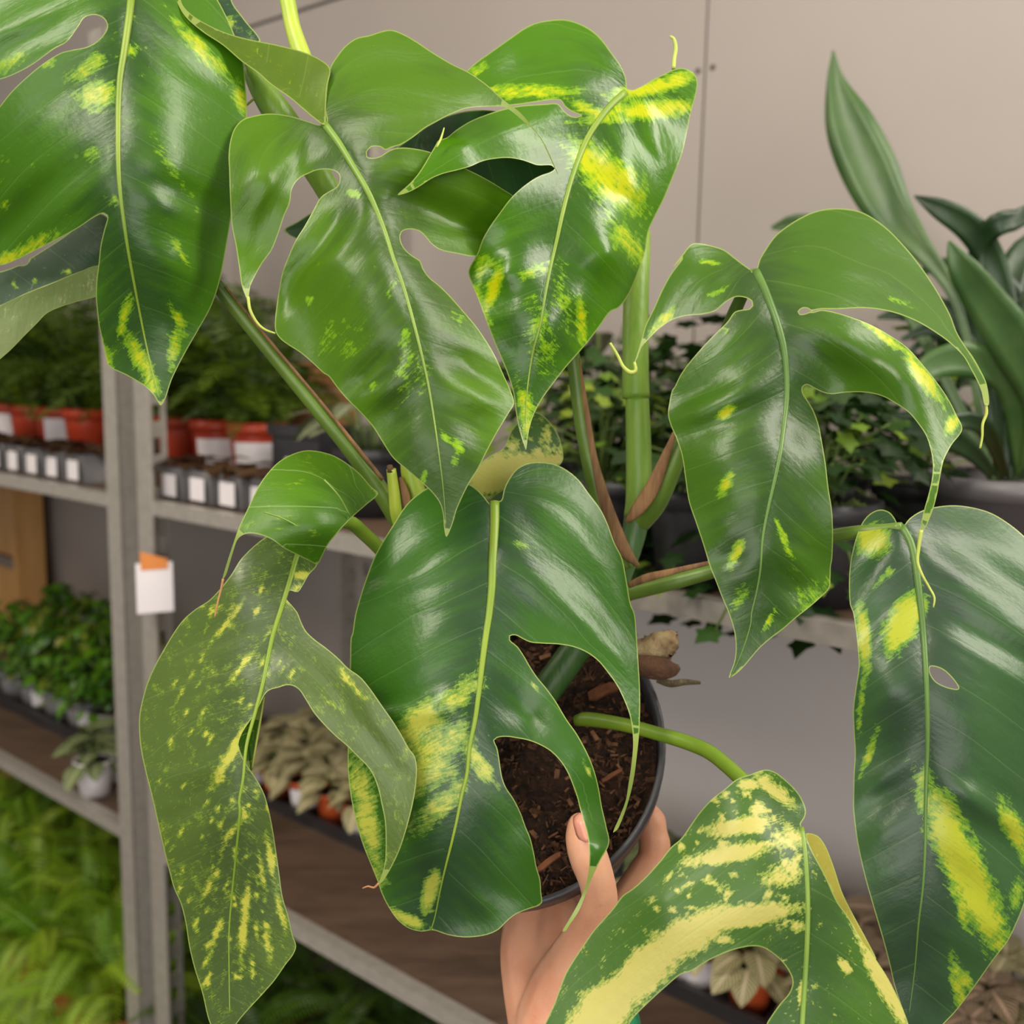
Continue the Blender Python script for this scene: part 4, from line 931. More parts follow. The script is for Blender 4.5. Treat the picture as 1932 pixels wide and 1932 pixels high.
# ---- leaf E, right edge
E_out = (c8((1248, 1272), (1220, 1220), (1190, 1185), (1140, 1171), (1090, 1190), (1050, 1230), (1020, 1290), (995, 1370), (975, 1470), (968, 1580), (975, 1700)) + g8((1600, 380), (1620, 500), (1635, 640), (1640, 760), (1620, 900), (1602, 1050), (1606, 1200), (1614, 1350), (1606, 1500), (1602, 1700)) + g7((990, 350), (1010, 530), (1050, 720), (1100, 900), (1150, 1070), (1190, 1220), (1220, 1350), (1270, 1500), (1300, 1590), (1370, 1680), (1440, 1620), (1490, 1553), (1550, 1490), (1620, 1400), (1700, 1290), (1770, 1190), (1840, 1100), (1890, 1000), (1940, 870), (1990, 600), (2010, 200))
  + [(1985, 1300), (2000, 1160), (1975, 1060)] + c8((1932, 1318), (1850, 1250), (1750, 1190), (1650, 1160), (1550, 1148), (1440, 1158), (1360, 1182), (1300, 1222), (1268, 1262)))
E_rib = [(1700, 993), (1716, 1020), (1726, 1060), (1735, 1130), (1742, 1200), (1748, 1300), (1750, 1400), (1748, 1468), (1746, 1537), (1745, 1605), (1741, 1674), (1733, 1743), (1726, 1828), (1715, 1914)]
E_dep = [(1700, 993, 42.2), (1740, 1200, 40.6), (1750, 1450, 39.9), (1735, 1750, 40), (1715, 1932, 40.6), (1605, 1080, 42.4), (1612, 1400, 41.4), (1680, 1300, 40), (1680, 1850, 40.8), (1670, 1600, 40.2), (1932, 1030, 42.4), (1940, 1300, 40.4), (1850, 1200, 40.4), (1980, 1500, 41.4), (1930, 1650, 40.9), (1850, 1500, 39.6), (1850, 1750, 40.2), (1800, 1920, 41.2), (1800, 955, 43.8), (1645, 965, 43.6)]
E_bl = [(1645, 1020, 32, 28, 0, 1.05), (1703, 1175, 58, 26, -62, 1.2), (1628, 1205, 60, 12, 85, 1.1), (1640, 1420, 46, 8, -70, .9), (1736, 1475, 26, 6, -75, .9), (1665, 1090, 30, 8, -45, .7), (1820, 1640, 165, 34, 65, 1.15), (1918, 1570, 64, 18, 62, 1.0), (1815, 1720, 30, 8, 80, .95), (1808, 1860, 60, 14, 80, .85), (1825, 1850, 20, 8, 70, .9), (1918, 1690, 40, 12, 100, .75), (1810, 1540, 50, 8, 60, .8), (1625, 1320, 60, 6, 95, .9)]
E_hole = [(1755, 1258), (1776, 1262), (1800, 1284), (1808, 1299), (1786, 1296), (1764, 1284), (1754, 1266)]
leafE = build_leaf('leaf', plant, E_out, E_rib, E_dep, lmE, E_bl, .02, holes=[E_hole], spacing=84, rib_mat=M_ribD, rib_r=(8, .8), label='dark blue-green leaf with yellow blotches at the right edge', ripple=.14, groove=.26)

# ---- leaf F, lower centre
F_out = (c6((1545, 1150), (1500, 1100), (1460, 1060), (1410, 1030), (1330, 1015), (1250, 1030), (1190, 1055), (1150, 1080), (1090, 1130), (1050, 1180), (1000, 1260), (950, 1340), (900, 1430), (860, 1530), (820, 1650), (790, 1760), (775, 1860)) + g5((35, 150), (30, 300), (22, 500), (18, 700), (20, 900), (40, 1050), (70, 1180), (100, 1280), (140, 1380), (180, 1480), (200, 1540), (240, 1620), (290, 1690), (350, 1735), (420, 1752), (480, 1745), (560, 1770), (640, 1783), (720, 1780), (790, 1765), (840, 1740), (880, 1700), (930, 1660), (1000, 1630), (1060, 1610), (1075, 1595), (1070, 1540), (1065, 1470), (1045, 1400), (1030, 1320), (1010, 1240), (985, 1180), (960, 1110), (920, 1030), (880, 970), (860, 920), (850, 870), (840, 800), (830, 750), (814, 712), (830, 698), (880, 692), (940, 700), (1000, 712), (1060, 735), (1120, 770), (1170, 820), (1210, 880), (1240, 950), (1265, 1020), (1280, 1080), (1300, 1150), (1320, 1220), (1330, 1300), (1330, 1400), (1322, 1460), (1298, 1540), (1260, 1620), (1220, 1690), (1186, 1752), (1200, 1752), (1225, 1715), (1275, 1640), (1312, 1550), (1342, 1470), (1390, 1370), (1440, 1270), (1425, 1180), (1400, 1070), (1385, 980), (1360, 880), (1330, 800), (1300, 740), (1260, 670), (1210, 600), (1150, 500), (1100, 430), (1050, 370), (1010, 310), (975, 250), (940, 200), (900, 165), (900, 145), (930, 140), (970, 160), (1010, 178), (1080, 185), (1170, 190), (1250, 205), (1320, 235), (1380, 280), (1430, 340), (1480, 410), (1520, 490), (1550, 570), (1565, 650), (1570, 740), (1560, 850), (1545, 950), (1530, 1040), (1500, 1120), (1462, 1214), (1482, 1200), (1515, 1130), (1545, 1040), (1572, 930), (1590, 800), (1605, 640), (1608, 450), (1600, 300), (1590, 150), (1578, 20))
  + c7((850, 1700), (825, 1560), (800, 1440), (760, 1360), (720, 1250), (680, 1170), (620, 1090), (560, 1010), (500, 960), (430, 925), (350, 913), (280, 920), (220, 950), (180, 1000), (150, 1060), (133, 1125), (110, 1132)))
F_rib = c6((1560, 1132), (1560, 1250), (1550, 1450), (1545, 1600), (1530, 1750)) + g5((770, 130), (750, 280), (730, 450), (710, 600), (680, 750), (665, 900), (640, 1000), (610, 1150), (580, 1280), (550, 1400), (520, 1530), (490, 1680), (470, 1745))
F_dep = [(933, 946, 42.8), (920, 1150, 41), (890, 1350, 39.8), (850, 1600, 39.8), (820, 1755, 41), (720, 1000, 43), (800, 1050, 41.8), (672, 1200, 42), (780, 1250, 40.4), (660, 1450, 41.4), (665, 1550, 41.2), (760, 1500, 40), (720, 1690, 41.4), (840, 920, 43.6), (1000, 876, 44.4), (1100, 925, 44.2), (1040, 1020, 42.4), (1190, 1120, 43.2), (1100, 1150, 42), (1205, 1300, 42.2), (1190, 1450, 41.4), (1160, 1570, 41.2), (1000, 1350, 40.7), (1100, 1450, 40), (1040, 1350, 40.5), (1140, 1590, 39.4), (1105, 1680, 39.2), (1065, 1755, 39.2), (1000, 1705, 40.3), (980, 1560, 40), (930, 1500, 39.7)]
F_bl = [(815, 1395, 74, 58, 0, .80), (790, 1365, 50, 30, -50, 1.0), (862, 1312, 62, 24, -30, .75), (800, 1455, 40, 60, 70, .92), (690, 1530, 120, 24, 78, .95), (830, 1520, 84, 24, -45, .8), (905, 1440, 46, 14, 60, .95), (812, 1680, 42, 14, -75, 1.1), (770, 1735, 44, 10, 25, 1.1), (700, 1650, 32, 10, 60, .85), (990, 1030, 26, 8, 20, .65), (1010, 1295, 12, 5, 50, .8), (1108, 1450, 22, 4, 68, .85), (905, 1250, 10, 50, 8, .6)]
leafF = build_leaf('leaf', plant, F_out, F_rib, F_dep, lmF, F_bl, .0, spacing=100, rib_mat=M_ribA, rib_r=(9.5, 1.2), label='large lower centre leaf, half dark and half yellow marbled', ripple=.13, groove=.22)

# ---- leaf G, lower left, with its folded flap
G_out = (c6((520, 1330), (420, 1310), (330, 1310)) + g3((640, 0), (560, 120), (440, 260), (350, 320), (280, 380), (220, 460), (160, 560), (110, 650), (60, 760), (30, 860), (10, 960), (8, 1060), (20, 1180), (50, 1320), (90, 1480)) + g4((150, 620), (190, 780), (220, 890), (260, 980), (290, 1100), (310, 1230), (340, 1360), (390, 1520), (440, 1713), (500, 1800), (560, 1780), (600, 1713), (650, 1650), (760, 1530), (830, 1450), (900, 1350), (945, 1290), (962, 1240), (940, 1170), (915, 1060), (880, 940), (860, 800), (840, 660), (820, 530), (800, 430), (770, 320), (730, 240), (690, 180), (650, 120), (622, 60), (612, 20)) + g3((610, 1150), (616, 1115), (640, 1060), (680, 1000), (720, 940), (748, 885), (772, 838), (800, 812), (860, 795), (900, 782), (940, 785), (980, 810), (1020, 870), (1070, 950), (1130, 1020), (1200, 1090), (1270, 1150), (1330, 1210), (1390, 1270), (1430, 1330), (1460, 1410), (1480, 1500), (1500, 1600), (1506, 1720), (1502, 1850)) + g4((1490, 780), (1464, 866), (1485, 850), (1530, 780), (1580, 680), (1610, 600), (1640, 500), (1670, 380), (1690, 260), (1695, 150), (1682, 85))
  + g3((1650, 1170), (1600, 1080), (1550, 1000), (1480, 900), (1410, 800), (1350, 730), (1280, 680), (1220, 620), (1150, 560), (1070, 500), (1020, 450), (990, 390), (970, 340), (930, 290), (906, 262), (903, 232), (925, 206), (955, 215), (975, 215), (1000, 180), (1040, 110), (1085, 60), (1100, 0)) + c6((560, 1400)))
G_rib = c6((500, 1350), (470, 1430)) + g3((920, 160), (870, 320), (820, 480), (790, 620), (755, 790), (715, 940), (660, 1150), (640, 1350), (615, 1500)) + g4((620, 400), (600, 650), (575, 900), (555, 1150), (555, 1400), (560, 1713))
G_dep = [(560, 1040, 41.4), (520, 1230, 40.2), (495, 1300, 39.6), (450, 1550, 39.4), (434, 1930, 40.4), (265, 1350, 41.6), (330, 1650, 41), (390, 1880, 41), (400, 1350, 39.9), (360, 1150, 41.2), (450, 1100, 40.6), (400, 1600, 39.9), (557, 1790, 39.8), (520, 1600, 39.9), (470, 1460, 39.2), (700, 1330, 39.2), (640, 1350, 39.4), (785, 1450, 38.9), (715, 1660, 38.9), (770, 1570, 38.5), (600, 1200, 40.2), (600, 1090, 41)]
rg = random.Random(11)
G_bl = [(434, 1423, 52, 12, -60, 1.05), (425, 1180, 44, 7, -52, .9), (575, 1085, 18, 10, 0, 1.15), (452, 1262, 32, 7, -52, .95), (660, 1288, 30, 5, 50, .95), (462, 1730, 62, 9, 95, .95), (445, 1560, 24, 9, -50, .9), (510, 1620, 36, 5, 80, .95), (530, 1720, 30, 5, 75, .9), (395, 1670, 22, 8, -65, .9), (405, 1770, 34, 8, -75, .9), (505, 1780, 26, 6, 85, .9), (340, 1310, 16, 4, -60, .9), (495, 1650, 40, 6, 80, .8), (630, 1330, 20, 4, 35, .7)]
for i in range(150):
    y = rg.uniform(1080, 1920); x = rg.uniform(300, 520) if y > 1300 else rg.uniform(330, 560)
    G_bl.append((x, y, rg.uniform(5, 14), rg.uniform(1.6, 3), -52 if y < 1450 else (-70 if x < 440 else 85), rg.uniform(.7, .95)))
G_bl = [(x, y, rx, ry * (.62 if ry > 5 else 1), an, st) for x, y, rx, ry, an, st in G_bl]
leafG = build_leaf('leaf', plant, G_out, G_rib, G_dep, lmG, G_bl, .25, spacing=110, cell=7.5, rib_mat=M_ribA, rib_r=(5.5, 1), rib_to=.98, label='lower left leaf with fine yellow streaks and a folded base', ripple=.08, groove=.12)
G2_out = c6((918, 1085), (880, 1050), (820, 980), (760, 930), (680, 880), (600, 855), (520, 848), (440, 870), (370, 910), (310, 970), (260, 1040), (220, 1120), (190, 1185), (150, 1270), (115, 1370), (85, 1460), (58, 1562), (75, 1540), (110, 1430), (145, 1335), (190, 1308), (250, 1310), (330, 1340), (400, 1390), (480, 1430), (540, 1460), (582, 1478), (605, 1440), (640, 1370), (680, 1320), (730, 1262), (780, 1212), (850, 1150))
leafG2 = build_leaf('leaf_lobe', leafG, G2_out, c6((760, 1215), (640, 1390), (580, 1478)), [(712, 930, 42.4), (640, 880, 41.8), (560, 850, 41.6), (450, 960, 39.6), (530, 940, 39.6), (600, 1000, 39.2), (640, 990, 39.8), (595, 1062, 40.4), (520, 1030, 39), (420, 1090, 39.4), (460, 1010, 39)], lmG2, (), .25, spacing=76, ripple=.05, groove=0, label='olive green flap folded forward over the leaf base')
tendril(leafG2, [(421, 1092, .394, 2.5), (417, 1112, .394, 2), (411, 1135, .394, 1.8), (405, 1165, .394, 1.5)], M_tendb)
for pts in (c6((290, 1190), (400, 1228), (520, 1300), (632, 1392)), c6((620, 1010), (700, 1100), (762, 1212))):
    dz = (.389, .390, .394, .404) if len(pts) == 4 else (.393, .396, .403)
    ptube('vein', [(x, y, d - .0012, 1.6) for (x, y), d in zip(pts, dz)], M_rib, leafG2, 6)
G3_out = g3((775, 835), (760, 900), (740, 1010), (722, 1110), (700, 1290), (688, 1305), (655, 1250), (620, 1190), (606, 1150), (630, 1060), (690, 980), (740, 890))
build_leaf('leaf_lobe', leafG, G3_out, g3((770, 840), (740, 950), (700, 1250)), [(500, 1310, 40.2), (480, 1450, 40.6), (455, 1420, 40.3), (490, 1380, 41)], lmG2, (), .3, label='lit underside strip behind the leaf edge', ripple=0, groove=0)
ptube('vein', [(x, y, d, 2.2) for (x, y), d in zip(g3((768, 850), (735, 1050), (690, 1295)), (.402, .404, .405))], M_tend, leafG, 6)
tendril(leafG, [(715, 1666, .389, 2.5), (705, 1675, .389, 2), (695, 1672, .389, 1.6), (684, 1676, .389, 1.4)], M_tendb)

# ---- leaf H, bottom right, nearest
H_out = (g7((350, 205), (420, 180), (510, 152), (560, 165), (620, 210), (680, 270), (712, 320), (731, 380), (722, 420), (702, 452), (722, 500), (765, 600), (835, 730), (905, 880), (965, 965), (1035, 1085), (1115, 1195), (1185, 1305), (1245, 1425), (1295, 1553), (1310, 1640)) + [(1640, 2020), (1530, 2060), (1440, 2000)] + g7((515, 1553), (540, 1510), (590, 1440), (640, 1380), (658, 1322), (642, 1270), (600, 1210), (550, 1165), (490, 1130), (430, 1124), (320, 1148), (200, 1200), (100, 1260)) + g6((1400, 1590), (1290, 1680), (1180, 1780), (1080, 1880), (1020, 1960), (900, 2050), (700, 2120), (520, 2100), (430, 2020), (465, 1932), (490, 1880), (530, 1790), (570, 1680), (610, 1580), (670, 1480), (730, 1390), (800, 1290), (880, 1200), (940, 1130), (1000, 1050), (1060, 1010), (1150, 930), (1250, 820), (1330, 720), (1400, 660), (1450, 590), (1520, 490), (1600, 400), (1700, 320)))
H_rib = g7((708, 470), (722, 580), (732, 700), (740, 900), (736, 1100), (726, 1300), (710, 1553)) + [(1508, 2040)]
H_dep = [(1450, 1455, 38.6), (1510, 1520, 39.2), (1515, 1570, 38.2), (1520, 1700, 37), (1515, 1932, 36.6), (1400, 1560, 37.6), (1300, 1560, 38.8), (1170, 1700, 38.4), (1060, 1900, 37.8), (1250, 1700, 37.2), (1400, 1680, 36.9), (1600, 1720, 38.3), (1570, 1780, 37.4), (1700, 1910, 38.2), (1250, 1850, 37), (1120, 1960, 37.2), (1450, 1790, 36.9), (1490, 1880, 36.9)]
H_bl = [(1400, 1730, 84, 15, -8, 1.3), (1300, 1765, 74, 27, -28, 1.3), (1215, 1835, 76, 30, -45, 1.3), (1140, 1905, 66, 34, -45, 1.3), (1400, 1558, 56, 13, -8, 1.15), (1375, 1612, 70, 13, -12, 1.15), (1490, 1580, 22, 24, 40, .8), (1478, 1648, 36, 18, -20, .78), (1462, 1488, 46, 12, 40, .92), (1412, 1480, 15, 8, 0, 1.1), (1430, 1525, 12, 10, 0, 1.1), (1668, 1850, 95, 13, 62, 1.15), (1592, 1822, 14, 6, 50, 1.1), (1514, 1870, 20, 6, 95, 1.1), (1505, 1745, 12, 10, 0, .95), (1365, 1773, 12, 5, -10, 1.0), (1620, 1740, 60, 6, 60, .85)]
for i in range(70):
    x = rg.uniform(1230, 1510); y = rg.uniform(1490, 1740)
    H_bl.append((x, y, rg.uniform(4, 10), rg.uniform(3, 6), rg.uniform(-40, 40), rg.uniform(.7, .98)))
leafH = build_leaf('leaf', plant, H_out, H_rib, H_dep, lmH, H_bl, .14, spacing=120, cell=7.5, rib_mat=M_rib, rib_r=(5, 5), label='nearest bottom right leaf with cream crescent patches', ripple=.05, groove=.12)
H2_out = g7((728, 505), (790, 513), (832, 560), (882, 680), (932, 830), (1002, 970), (1062, 1080), (1118, 1196), (1090, 1175), (1030, 1085), (960, 970), (900, 885), (830, 735), (760, 605))
build_leaf('leaf_lobe', leafH, H2_out, g7((760, 520), (860, 700), (980, 970), (1110, 1190)), [(1520, 1575, 38.8), (1560, 1600, 39.6), (1600, 1730, 39.4), (1580, 1700, 38.8), (1650, 1810, 38.9)], lmY, (), .2, label='yellow rear half seen edge on', ripple=0, groove=0)

# ---- leaf I, left edge, with pale underside
I_out = [(-60, 520)] + c1((0, 1500), (100, 1465), (160, 1430), (320, 1330), (560, 1180), (640, 1300), (620, 1450), (535, 1472), (420, 1512), (300, 1562), (150, 1622), (0, 1692)) + [(-60, 600)]
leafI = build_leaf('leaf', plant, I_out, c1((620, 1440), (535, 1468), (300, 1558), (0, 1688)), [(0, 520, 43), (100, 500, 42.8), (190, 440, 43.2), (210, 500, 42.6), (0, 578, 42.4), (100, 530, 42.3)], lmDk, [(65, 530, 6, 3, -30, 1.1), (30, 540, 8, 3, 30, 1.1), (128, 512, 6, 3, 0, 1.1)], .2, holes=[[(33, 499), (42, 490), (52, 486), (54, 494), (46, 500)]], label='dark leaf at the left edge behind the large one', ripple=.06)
I2_out = c1((0, 1690), (150, 1620), (300, 1560), (420, 1510), (540, 1468), (600, 1520), (600, 1620), (530, 1640), (450, 1660), (350, 1690), (260, 1730), (200, 1790), (130, 1860), (60, 1932)) + [(0, 678), (-50, 720), (-60, 620)]
build_leaf('leaf_lobe', leafI, I2_out, c1((590, 1450), (420, 1512), (150, 1621), (0, 1690)), [(0, 578, 42.35), (100, 532, 42.3), (185, 503, 42.5), (0, 660, 42.9), (80, 610, 43.0), (185, 550, 43.3)], lmU, (), .3, spacing=70, label='pale underside half of the leaf', ripple=.08, groove=0)

# ---- small leaf J low in the middle, leaf K dark behind the centre
J_out = [(950, 845), (965, 812), (985, 790), (1010, 777), (1036, 795), (1056, 828), (1062, 868), (1052, 880), (1020, 884), (985, 900), (950, 925), (920, 938), (896, 930), (885, 905), (900, 880), (925, 860)]
build_leaf('leaf', plant, J_out, [(1060, 872), (1010, 868), (960, 880), (890, 920)], [(1060, 872, 47), (1010, 780, 48.6), (890, 915, 46), (960, 870, 46.6), (1000, 830, 47.4), (920, 936, 46.8)], lmH, [(960, 895, 80, 22, -22, 1.15), (1010, 872, 60, 8, -5, 1.1), (930, 890, 40, 30, -20, 1.1), (1030, 825, 10, 20, 0, .7), (970, 840, 14, 10, 0, .7)], .2, label='small yellow and green leaf behind the centre', ripple=.05)
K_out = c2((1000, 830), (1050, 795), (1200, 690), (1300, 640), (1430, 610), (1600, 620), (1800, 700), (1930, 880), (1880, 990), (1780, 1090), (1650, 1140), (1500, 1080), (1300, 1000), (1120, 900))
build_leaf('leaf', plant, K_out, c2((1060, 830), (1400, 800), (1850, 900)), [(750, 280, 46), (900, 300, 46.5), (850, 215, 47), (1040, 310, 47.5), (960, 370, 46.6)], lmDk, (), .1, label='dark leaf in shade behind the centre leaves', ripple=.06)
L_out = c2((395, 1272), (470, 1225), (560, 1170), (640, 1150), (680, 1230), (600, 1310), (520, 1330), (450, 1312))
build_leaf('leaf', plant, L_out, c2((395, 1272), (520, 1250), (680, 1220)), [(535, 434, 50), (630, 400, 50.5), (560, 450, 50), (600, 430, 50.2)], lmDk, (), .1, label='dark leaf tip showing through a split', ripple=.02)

# ---- stems, petioles, sheaths
M_stem = simple('stem_green', lin(134, 166, 62), lin(108, 146, 46), 60, .42, .15, 120, stretch=(3, 3, .3))
M_stemd = simple('stem_dark_green', lin(72, 106, 54), lin(58, 92, 46), 60, .42, .15, 120, stretch=(3, 3, .3))
M_pet = simple('petiole_green', lin(104, 132, 48), lin(84, 112, 38), 60, .4, .1, 100)
M_petl = simple('petiole_lime', lin(118, 146, 40), lin(100, 132, 34), 60, .4, .1, 100)
M_sty = simple('sheath_yellow_green', lin(176, 192, 66), lin(140, 172, 50), 40, .42, stretch=(3, 3, .3))
M_brown = simple('dry_brown_sheath', lin(150, 112, 74), lin(100, 70, 44), 80, .75, .4, 160, stretch=(3, 3, .4))
M_wood = simple('pale_cut_stem', lin(190, 168, 126), lin(126, 100, 70), 110, .85, .7, 220)
M_wood2 = simple('dark_cut_end', lin(110, 76, 54), lin(70, 46, 32), 150, .9, .7, 300)
st = ptube('stem', [(1205, 440, .51, 23), (1200, 560, .505, 24), (1199, 700, .50, 25), (1200, 751, .50, 26)], M_stem, plant, 18)
ptube('stem', [(1202, 748, .50, 22), (1205, 850, .50, 24), (1205, 950, .50, 25), (1203, 975, .50, 26)], M_stem, plant, 18)
ptube('stem', [(1202, 970, .50, 24), (1195, 1010, .50, 23), (1160, 1100, .50, 25), (1090, 1220, .505, 28), (1010, 1330, .505, 30)], M_stemd, plant, 18)
ptube('petiole', [(1070, 600, .47, 13), (1082, 680, .475, 13), (1098, 800, .48, 14), (1118, 900, .485, 15), (1150, 1010, .49, 16), (1180, 1070, .495, 16)], M_pet, plant, 14)
ptube('dry_sheath', [(1092, 675, .473, 2), (1105, 770, .476, 6), (1122, 870, .48, 7), (1145, 960, .484, 13), (1172, 1030, .488, 15), (1204, 1068, .49, 4)], M_brown, plant, 10, .35)
ptube('petiole', [(1206, 985, .50, 22), (1235, 950, .49, 22), (1268, 880, .48, 20), (1300, 800, .475, 16), (1350, 680, .465, 14), (1392, 575, .455, 12), (1424, 512, .442, 9)], M_pet, plant, 14)
ptube('dry_sheath', [(1275, 812, .470, 4), (1254, 865, .474, 9), (1228, 925, .480, 14), (1200, 965, .484, 12), (1182, 985, .486, 4)], M_brown, plant, 10, .35)
ptube('petiole', [(1150, 1130, .495, 15), (1190, 1118, .49, 15), (1270, 1098, .48, 15), (1335, 1080, .475, 14), (1450, 1045, .46, 13), (1570, 1012, .445, 13), (1620, 1004, .435, 13), (1660, 1000, .43, 12), (1702, 994, .424, 9)], M_pet, plant, 14)
ptube('dry_sheath', [(1186, 1105, .482, 5), (1215, 1092, .477, 8), (1270, 1078, .470, 6), (1338, 1062, .464, 4)], M_brown, plant, 10, .35)
ptube('petiole', [(1088, 1360, .478, 11), (1100, 1357, .476, 13), (1170, 1366, .462, 13), (1240, 1384, .448, 13), (1300, 1402, .436, 14), (1340, 1420, .424, 14), (1375, 1448, .41, 14), (1405, 1475, .398, 14), (1440, 1500, .392, 12)], M_petl, plant, 14)
ptube('petiole', [(600, 1000, .415, 8), (655, 984, .44, 13), (690, 1010, .452, 13), (730, 1050, .462, 13), (800, 1130, .48, 15), (900, 1270, .50, 16)], M_petl, plant, 14)
ptube('petiole', [(330, 440, .43, 13), (415, 545, .44, 13), (500, 650, .448, 14), (590, 760, .455, 15), (670, 860, .46, 16), (730, 945, .466, 18), (790, 1050, .48, 18), (900, 1230, .50, 18)], M_pet, plant, 14)
ptube('dry_sheath', [(425, 540, .438, 2), (510, 645, .445, 3), (600, 752, .452, 3), (680, 852, .457, 4), (722, 905, .461, 4)], M_brown, plant, 8)
ptube('stump', [(738, 885, .455, 9), (744, 930, .458, 11), (752, 980, .462, 13), (800, 1060, .478, 14)], M_sty, plant, 12)
ptube('stump_tip', [(735, 878, .4535, 5), (737, 890, .4545, 7)], M_brown, plant, 8)
ptube('sheath', [(768, 860, .462, 14), (778, 910, .465, 19), (795, 960, .468, 20), (850, 1080, .485, 20)], M_sty, plant, 12)
ptube('dry_sheath', [(755, 900, .457, 3), (764, 930, .458, 8), (770, 965, .459, 6)], M_brown, plant, 8, .4)
ptube('petiole', [(522, -60, .47, 15), (542, 0, .468, 15), (552, 50, .466, 15), (568, 100, .464, 17), (600, 180, .46, 18), (640, 260, .46, 20)], M_sty, plant, 14)
ptube('stem', [(455, 95, .45, 5), (480, 150, .45, 17), (515, 200, .452, 27), (560, 265, .456, 27), (605, 335, .46, 24), (660, 430, .466, 22), (740, 560, .47, 20)], M_stem, plant, 16)
ptube('aerial_tip', [(463, 200, .449, 2), (475, 190, .449, 2.2), (488, 178, .449, 2)], M_tend, plant, 6)
# cut stub sticking out over the rim
stub = ptube('cut_stub', [(1150, 1235, .50, 24), (1190, 1236, .498, 27), (1215, 1232, .496, 28), (1240, 1224, .494, 30), (1262, 1212, .492, 24), (1276, 1212, .491, 19)], M_wood, plant, 16, step=6)
ptube('stub_knot', [(1195, 1250, .487, 14), (1225, 1258, .486, 22), (1255, 1262, .486, 20), (1272, 1262, .486, 13), (1282, 1258, .486, 5)], M_wood2, stub, 12, step=5)
ptube('root_thread', [(1240, 1282, .49, 6), (1265, 1290, .488, 7), (1290, 1287, .486, 6), (1322, 1288, .484, 3)], simple('grey_root', lin(120, 106, 80), lin(82, 70, 52), 200, .9, .6), stub, 8)
for o in (stub,):
    rgn = np.random.RandomState(2); co = np.empty(len(o.data.vertices) * 3); o.data.vertices.foreach_get('co', co); co += rgn.randn(len(co)) * .0007; o.data.vertices.foreach_set('co', co)

# ================================================================== the hand
def blob_chain(pts, step=5):
    """dense overlapping balls along (x, y, depth, radius px, flatten)"""
    out = []
    for x, y, d, r in cr(pts, step): out.append((at(x, y, d), r / F * d))
    return out
balls = []
# thumb
balls += blob_chain([(1094, 1556, .4315, 24), (1098, 1580, .4315, 33), (1110, 1616, .4325, 38), (1124, 1655, .434, 36), (1131, 1690, .436, 36), (1124, 1740, .440, 42), (1098, 1800, .446, 56), (1062, 1868, .452, 66), (1040, 1930, .454, 72)])
# first finger, curled up the outside of the pot
balls += blob_chain([(1224, 1538, .497, 24), (1228, 1552, .496, 30), (1231, 1572, .495, 28), (1235, 1594, .494, 31.5), (1231, 1620, .491, 29), (1222, 1642, .489, 34), (1204, 1672, .485, 36), (1172, 1725, .478, 42), (1125, 1790, .470, 52)])
# palm
balls += blob_chain([(1004, 1730, .492, 52), (996, 1790, .482, 55), (1002, 1850, .472, 57), (1022, 1930, .462, 66)])
balls += blob_chain([(1050, 1730, .488, 48), (1048, 1790, .478, 56), (1050, 1860, .468, 62), (1060, 1950, .460, 72)])
balls += blob_chain([(1110, 1760, .482, 44), (1095, 1820, .472, 58), (1085, 1890, .464, 64), (1080, 1960, .46, 72)])
# the other fingers, under the pot
for k, (fx, fy) in enumerate(((1066, 1650), (1018, 1652), (986, 1668))):
    balls += blob_chain([(fx, 1740 + 6 * k, .488, 38), (fx - 8, fy + 30, .508, 36), (fx - 20, fy - 10, .535, 34), (fx - 34, fy - 60, .56, 31), (fx - 44, fy - 95, .578, 27)], 7)
# wrist and forearm
balls += blob_chain([(1030, 1930, .460, 72), (1062, 1985, .460, 90), (1090, 2060, .464, 100), (1130, 2180, .474, 112), (1180, 2330, .49, 124), (1240, 2500, .51, 134)], 12)
balls += blob_chain([(1110, 1980, .460, 76), (1140, 2060, .464, 92), (1180, 2180, .474, 104)], 12)
V, Fs = [], []
bmb = bmesh.new(); bmesh.ops.create_icosphere(bmb, subdivisions=2, radius=1); bmb.verts.ensure_lookup_table()
sv = np.array([v.co[:] for v in bmb.verts]); sf = [[v.index for v in f.verts] for f in bmb.faces]; bmb.free()
for c, r in balls:
    o = len(V); V += list(sv * r + c); Fs += [tuple(i + o for i in f) for f in sf]
def skin_mat():
    m, nt, out = new_mat('skin')
    p = N(nt, 'ShaderNodeBsdfPrincipled'); p.inputs['Roughness'].default_value = .46
    tc = N(nt, 'ShaderNodeTexCoord'); n = N(nt, 'ShaderNodeTexNoise', i_Scale=45.0, i_Detail=4.0); L(nt, tc.outputs['Object'], n.inputs[0])
    L(nt, ramp(nt, n.outputs[0], [(.3, lin(216, 150, 120)), (.7, lin(230, 176, 144))]), p.inputs['Base Color'])
    p.inputs['Subsurface Weight'].default_value = .35; p.inputs['Subsurface Radius'].default_value = (1, .35, .18); p.inputs['Subsurface Scale'].default_value = .005
    vo = N(nt, 'ShaderNodeTexVoronoi', i_Scale=700.0); L(nt, tc.outputs['Object'], vo.inputs['Vector'])
    b = N(nt, 'ShaderNodeBump', i_Strength=.12, i_Distance=.0005); L(nt, vo.outputs['Distance'], b.inputs['Height']); L(nt, b.outputs[0], p.inputs['Normal'])
    L(nt, p.outputs[0], out.inputs[0]); return m
M_skin = skin_mat()
hand = empty('person', at(1180, 2330, .49), 'hand and forearm reaching up from below, thumb over the rim of the black pot', 'person')
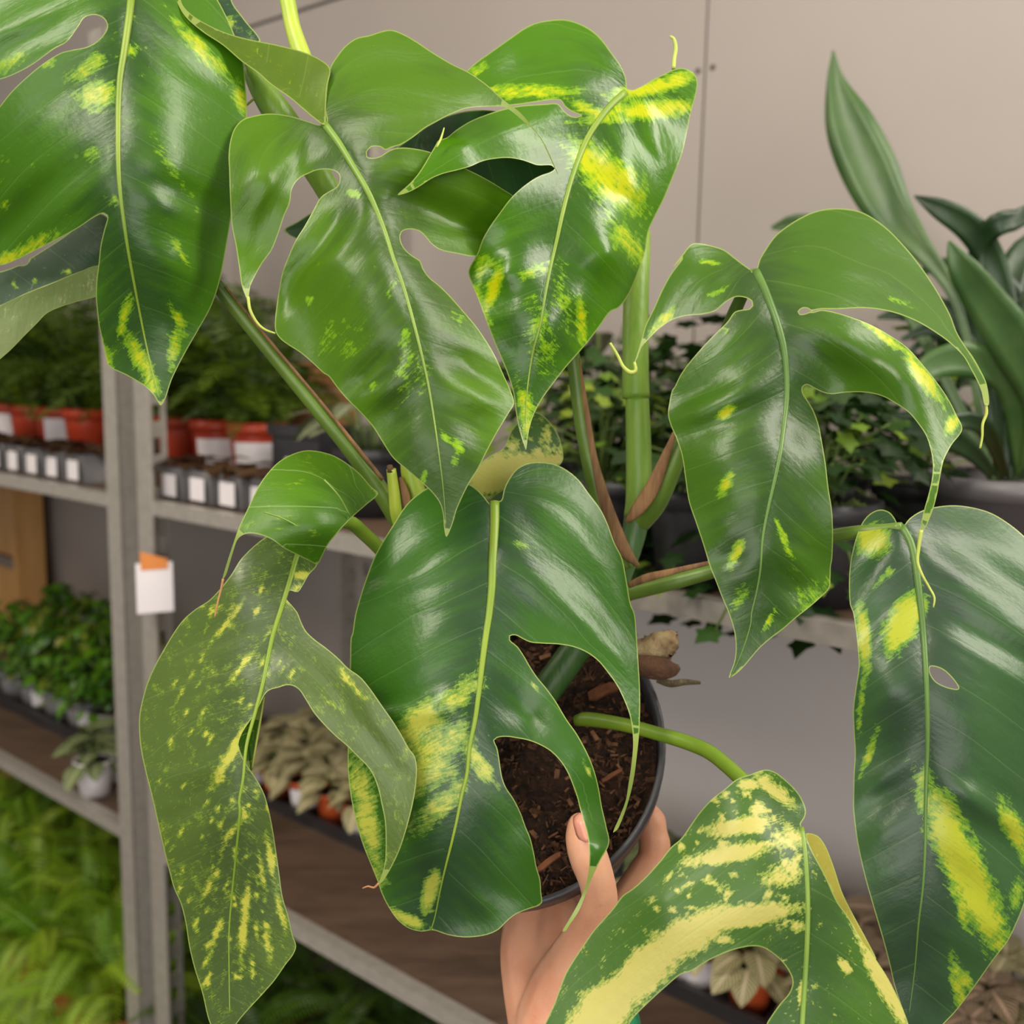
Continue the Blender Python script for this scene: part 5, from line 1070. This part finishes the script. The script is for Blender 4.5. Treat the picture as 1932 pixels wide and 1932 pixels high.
hb = mesh_obj('hand', V, Fs, M_skin, hand)
rm = hb.modifiers.new('remesh', 'REMESH'); rm.mode = 'VOXEL'; rm.voxel_size = .0011; rm.use_smooth_shade = True
smd = hb.modifiers.new('smooth', 'SMOOTH'); smd.factor = .5; smd.iterations = 9
# thumbnail
NV, NF = [], []
for i in range(9):
    for j in range(7):
        t, s = i / 8, j / 6 * 2 - 1
        wv = 15.5 * (1 - .9 * max(0, (abs(t - .5) * 2) ** 6)) * (1 - .25 * max(0, .35 - t) )
        x = 1098 + 3 + s * wv + (t - .5) * 14; y = 1536 + t * 52
        NV.append(at(x, y, .4195 - .0006 + .0030 * s * s + .0045 * max(0, .5 - t) ** 2 * 4 - .0012 * (t - .3)))
for i in range(8):
    for j in range(6): NF.append((i * 7 + j, i * 7 + j + 1, (i + 1) * 7 + j + 1, (i + 1) * 7 + j))
nl = mesh_obj('thumbnail', NV, NF, simple('nail', lin(232, 160, 140), lin(226, 150, 130), 30, .28), hand)
sn = nl.modifiers.new('thick', 'SOLIDIFY'); sn.thickness = .0006
# wristband
wc = at(1080, 1962, .461); wa = RW @ np.array([-.35, .93, .1]); wa /= np.linalg.norm(wa); wu = np.cross(wa, RW @ np.array([0, 0, 1.0])); wu /= np.linalg.norm(wu); wv = np.cross(wa, wu)
V, Fs = [], []; n1_, n2_ = 48, 10
for i in range(n1_):
    a = 2 * math.pi * i / n1_; rd = wu * math.cos(a) * .0305 + wv * math.sin(a) * .026; rn = rd / np.linalg.norm(rd)
    for j in range(n2_):
        b = 2 * math.pi * j / n2_; V.append(wc + rd + rn * .0022 * math.cos(b) + wa * .005 * math.sin(b))
for i in range(n1_):
    for j in range(n2_):
        Fs.append((i * n2_ + j, ((i + 1) % n1_) * n2_ + j, ((i + 1) % n1_) * n2_ + (j + 1) % n2_, i * n2_ + (j + 1) % n2_))
wb = mesh_obj('wristband', V, Fs, simple('green_band', lin(26, 140, 92), lin(20, 120, 80), 200, .5), None)
tag(wb, 'green wristband on the wrist at the bottom edge', 'wristband')
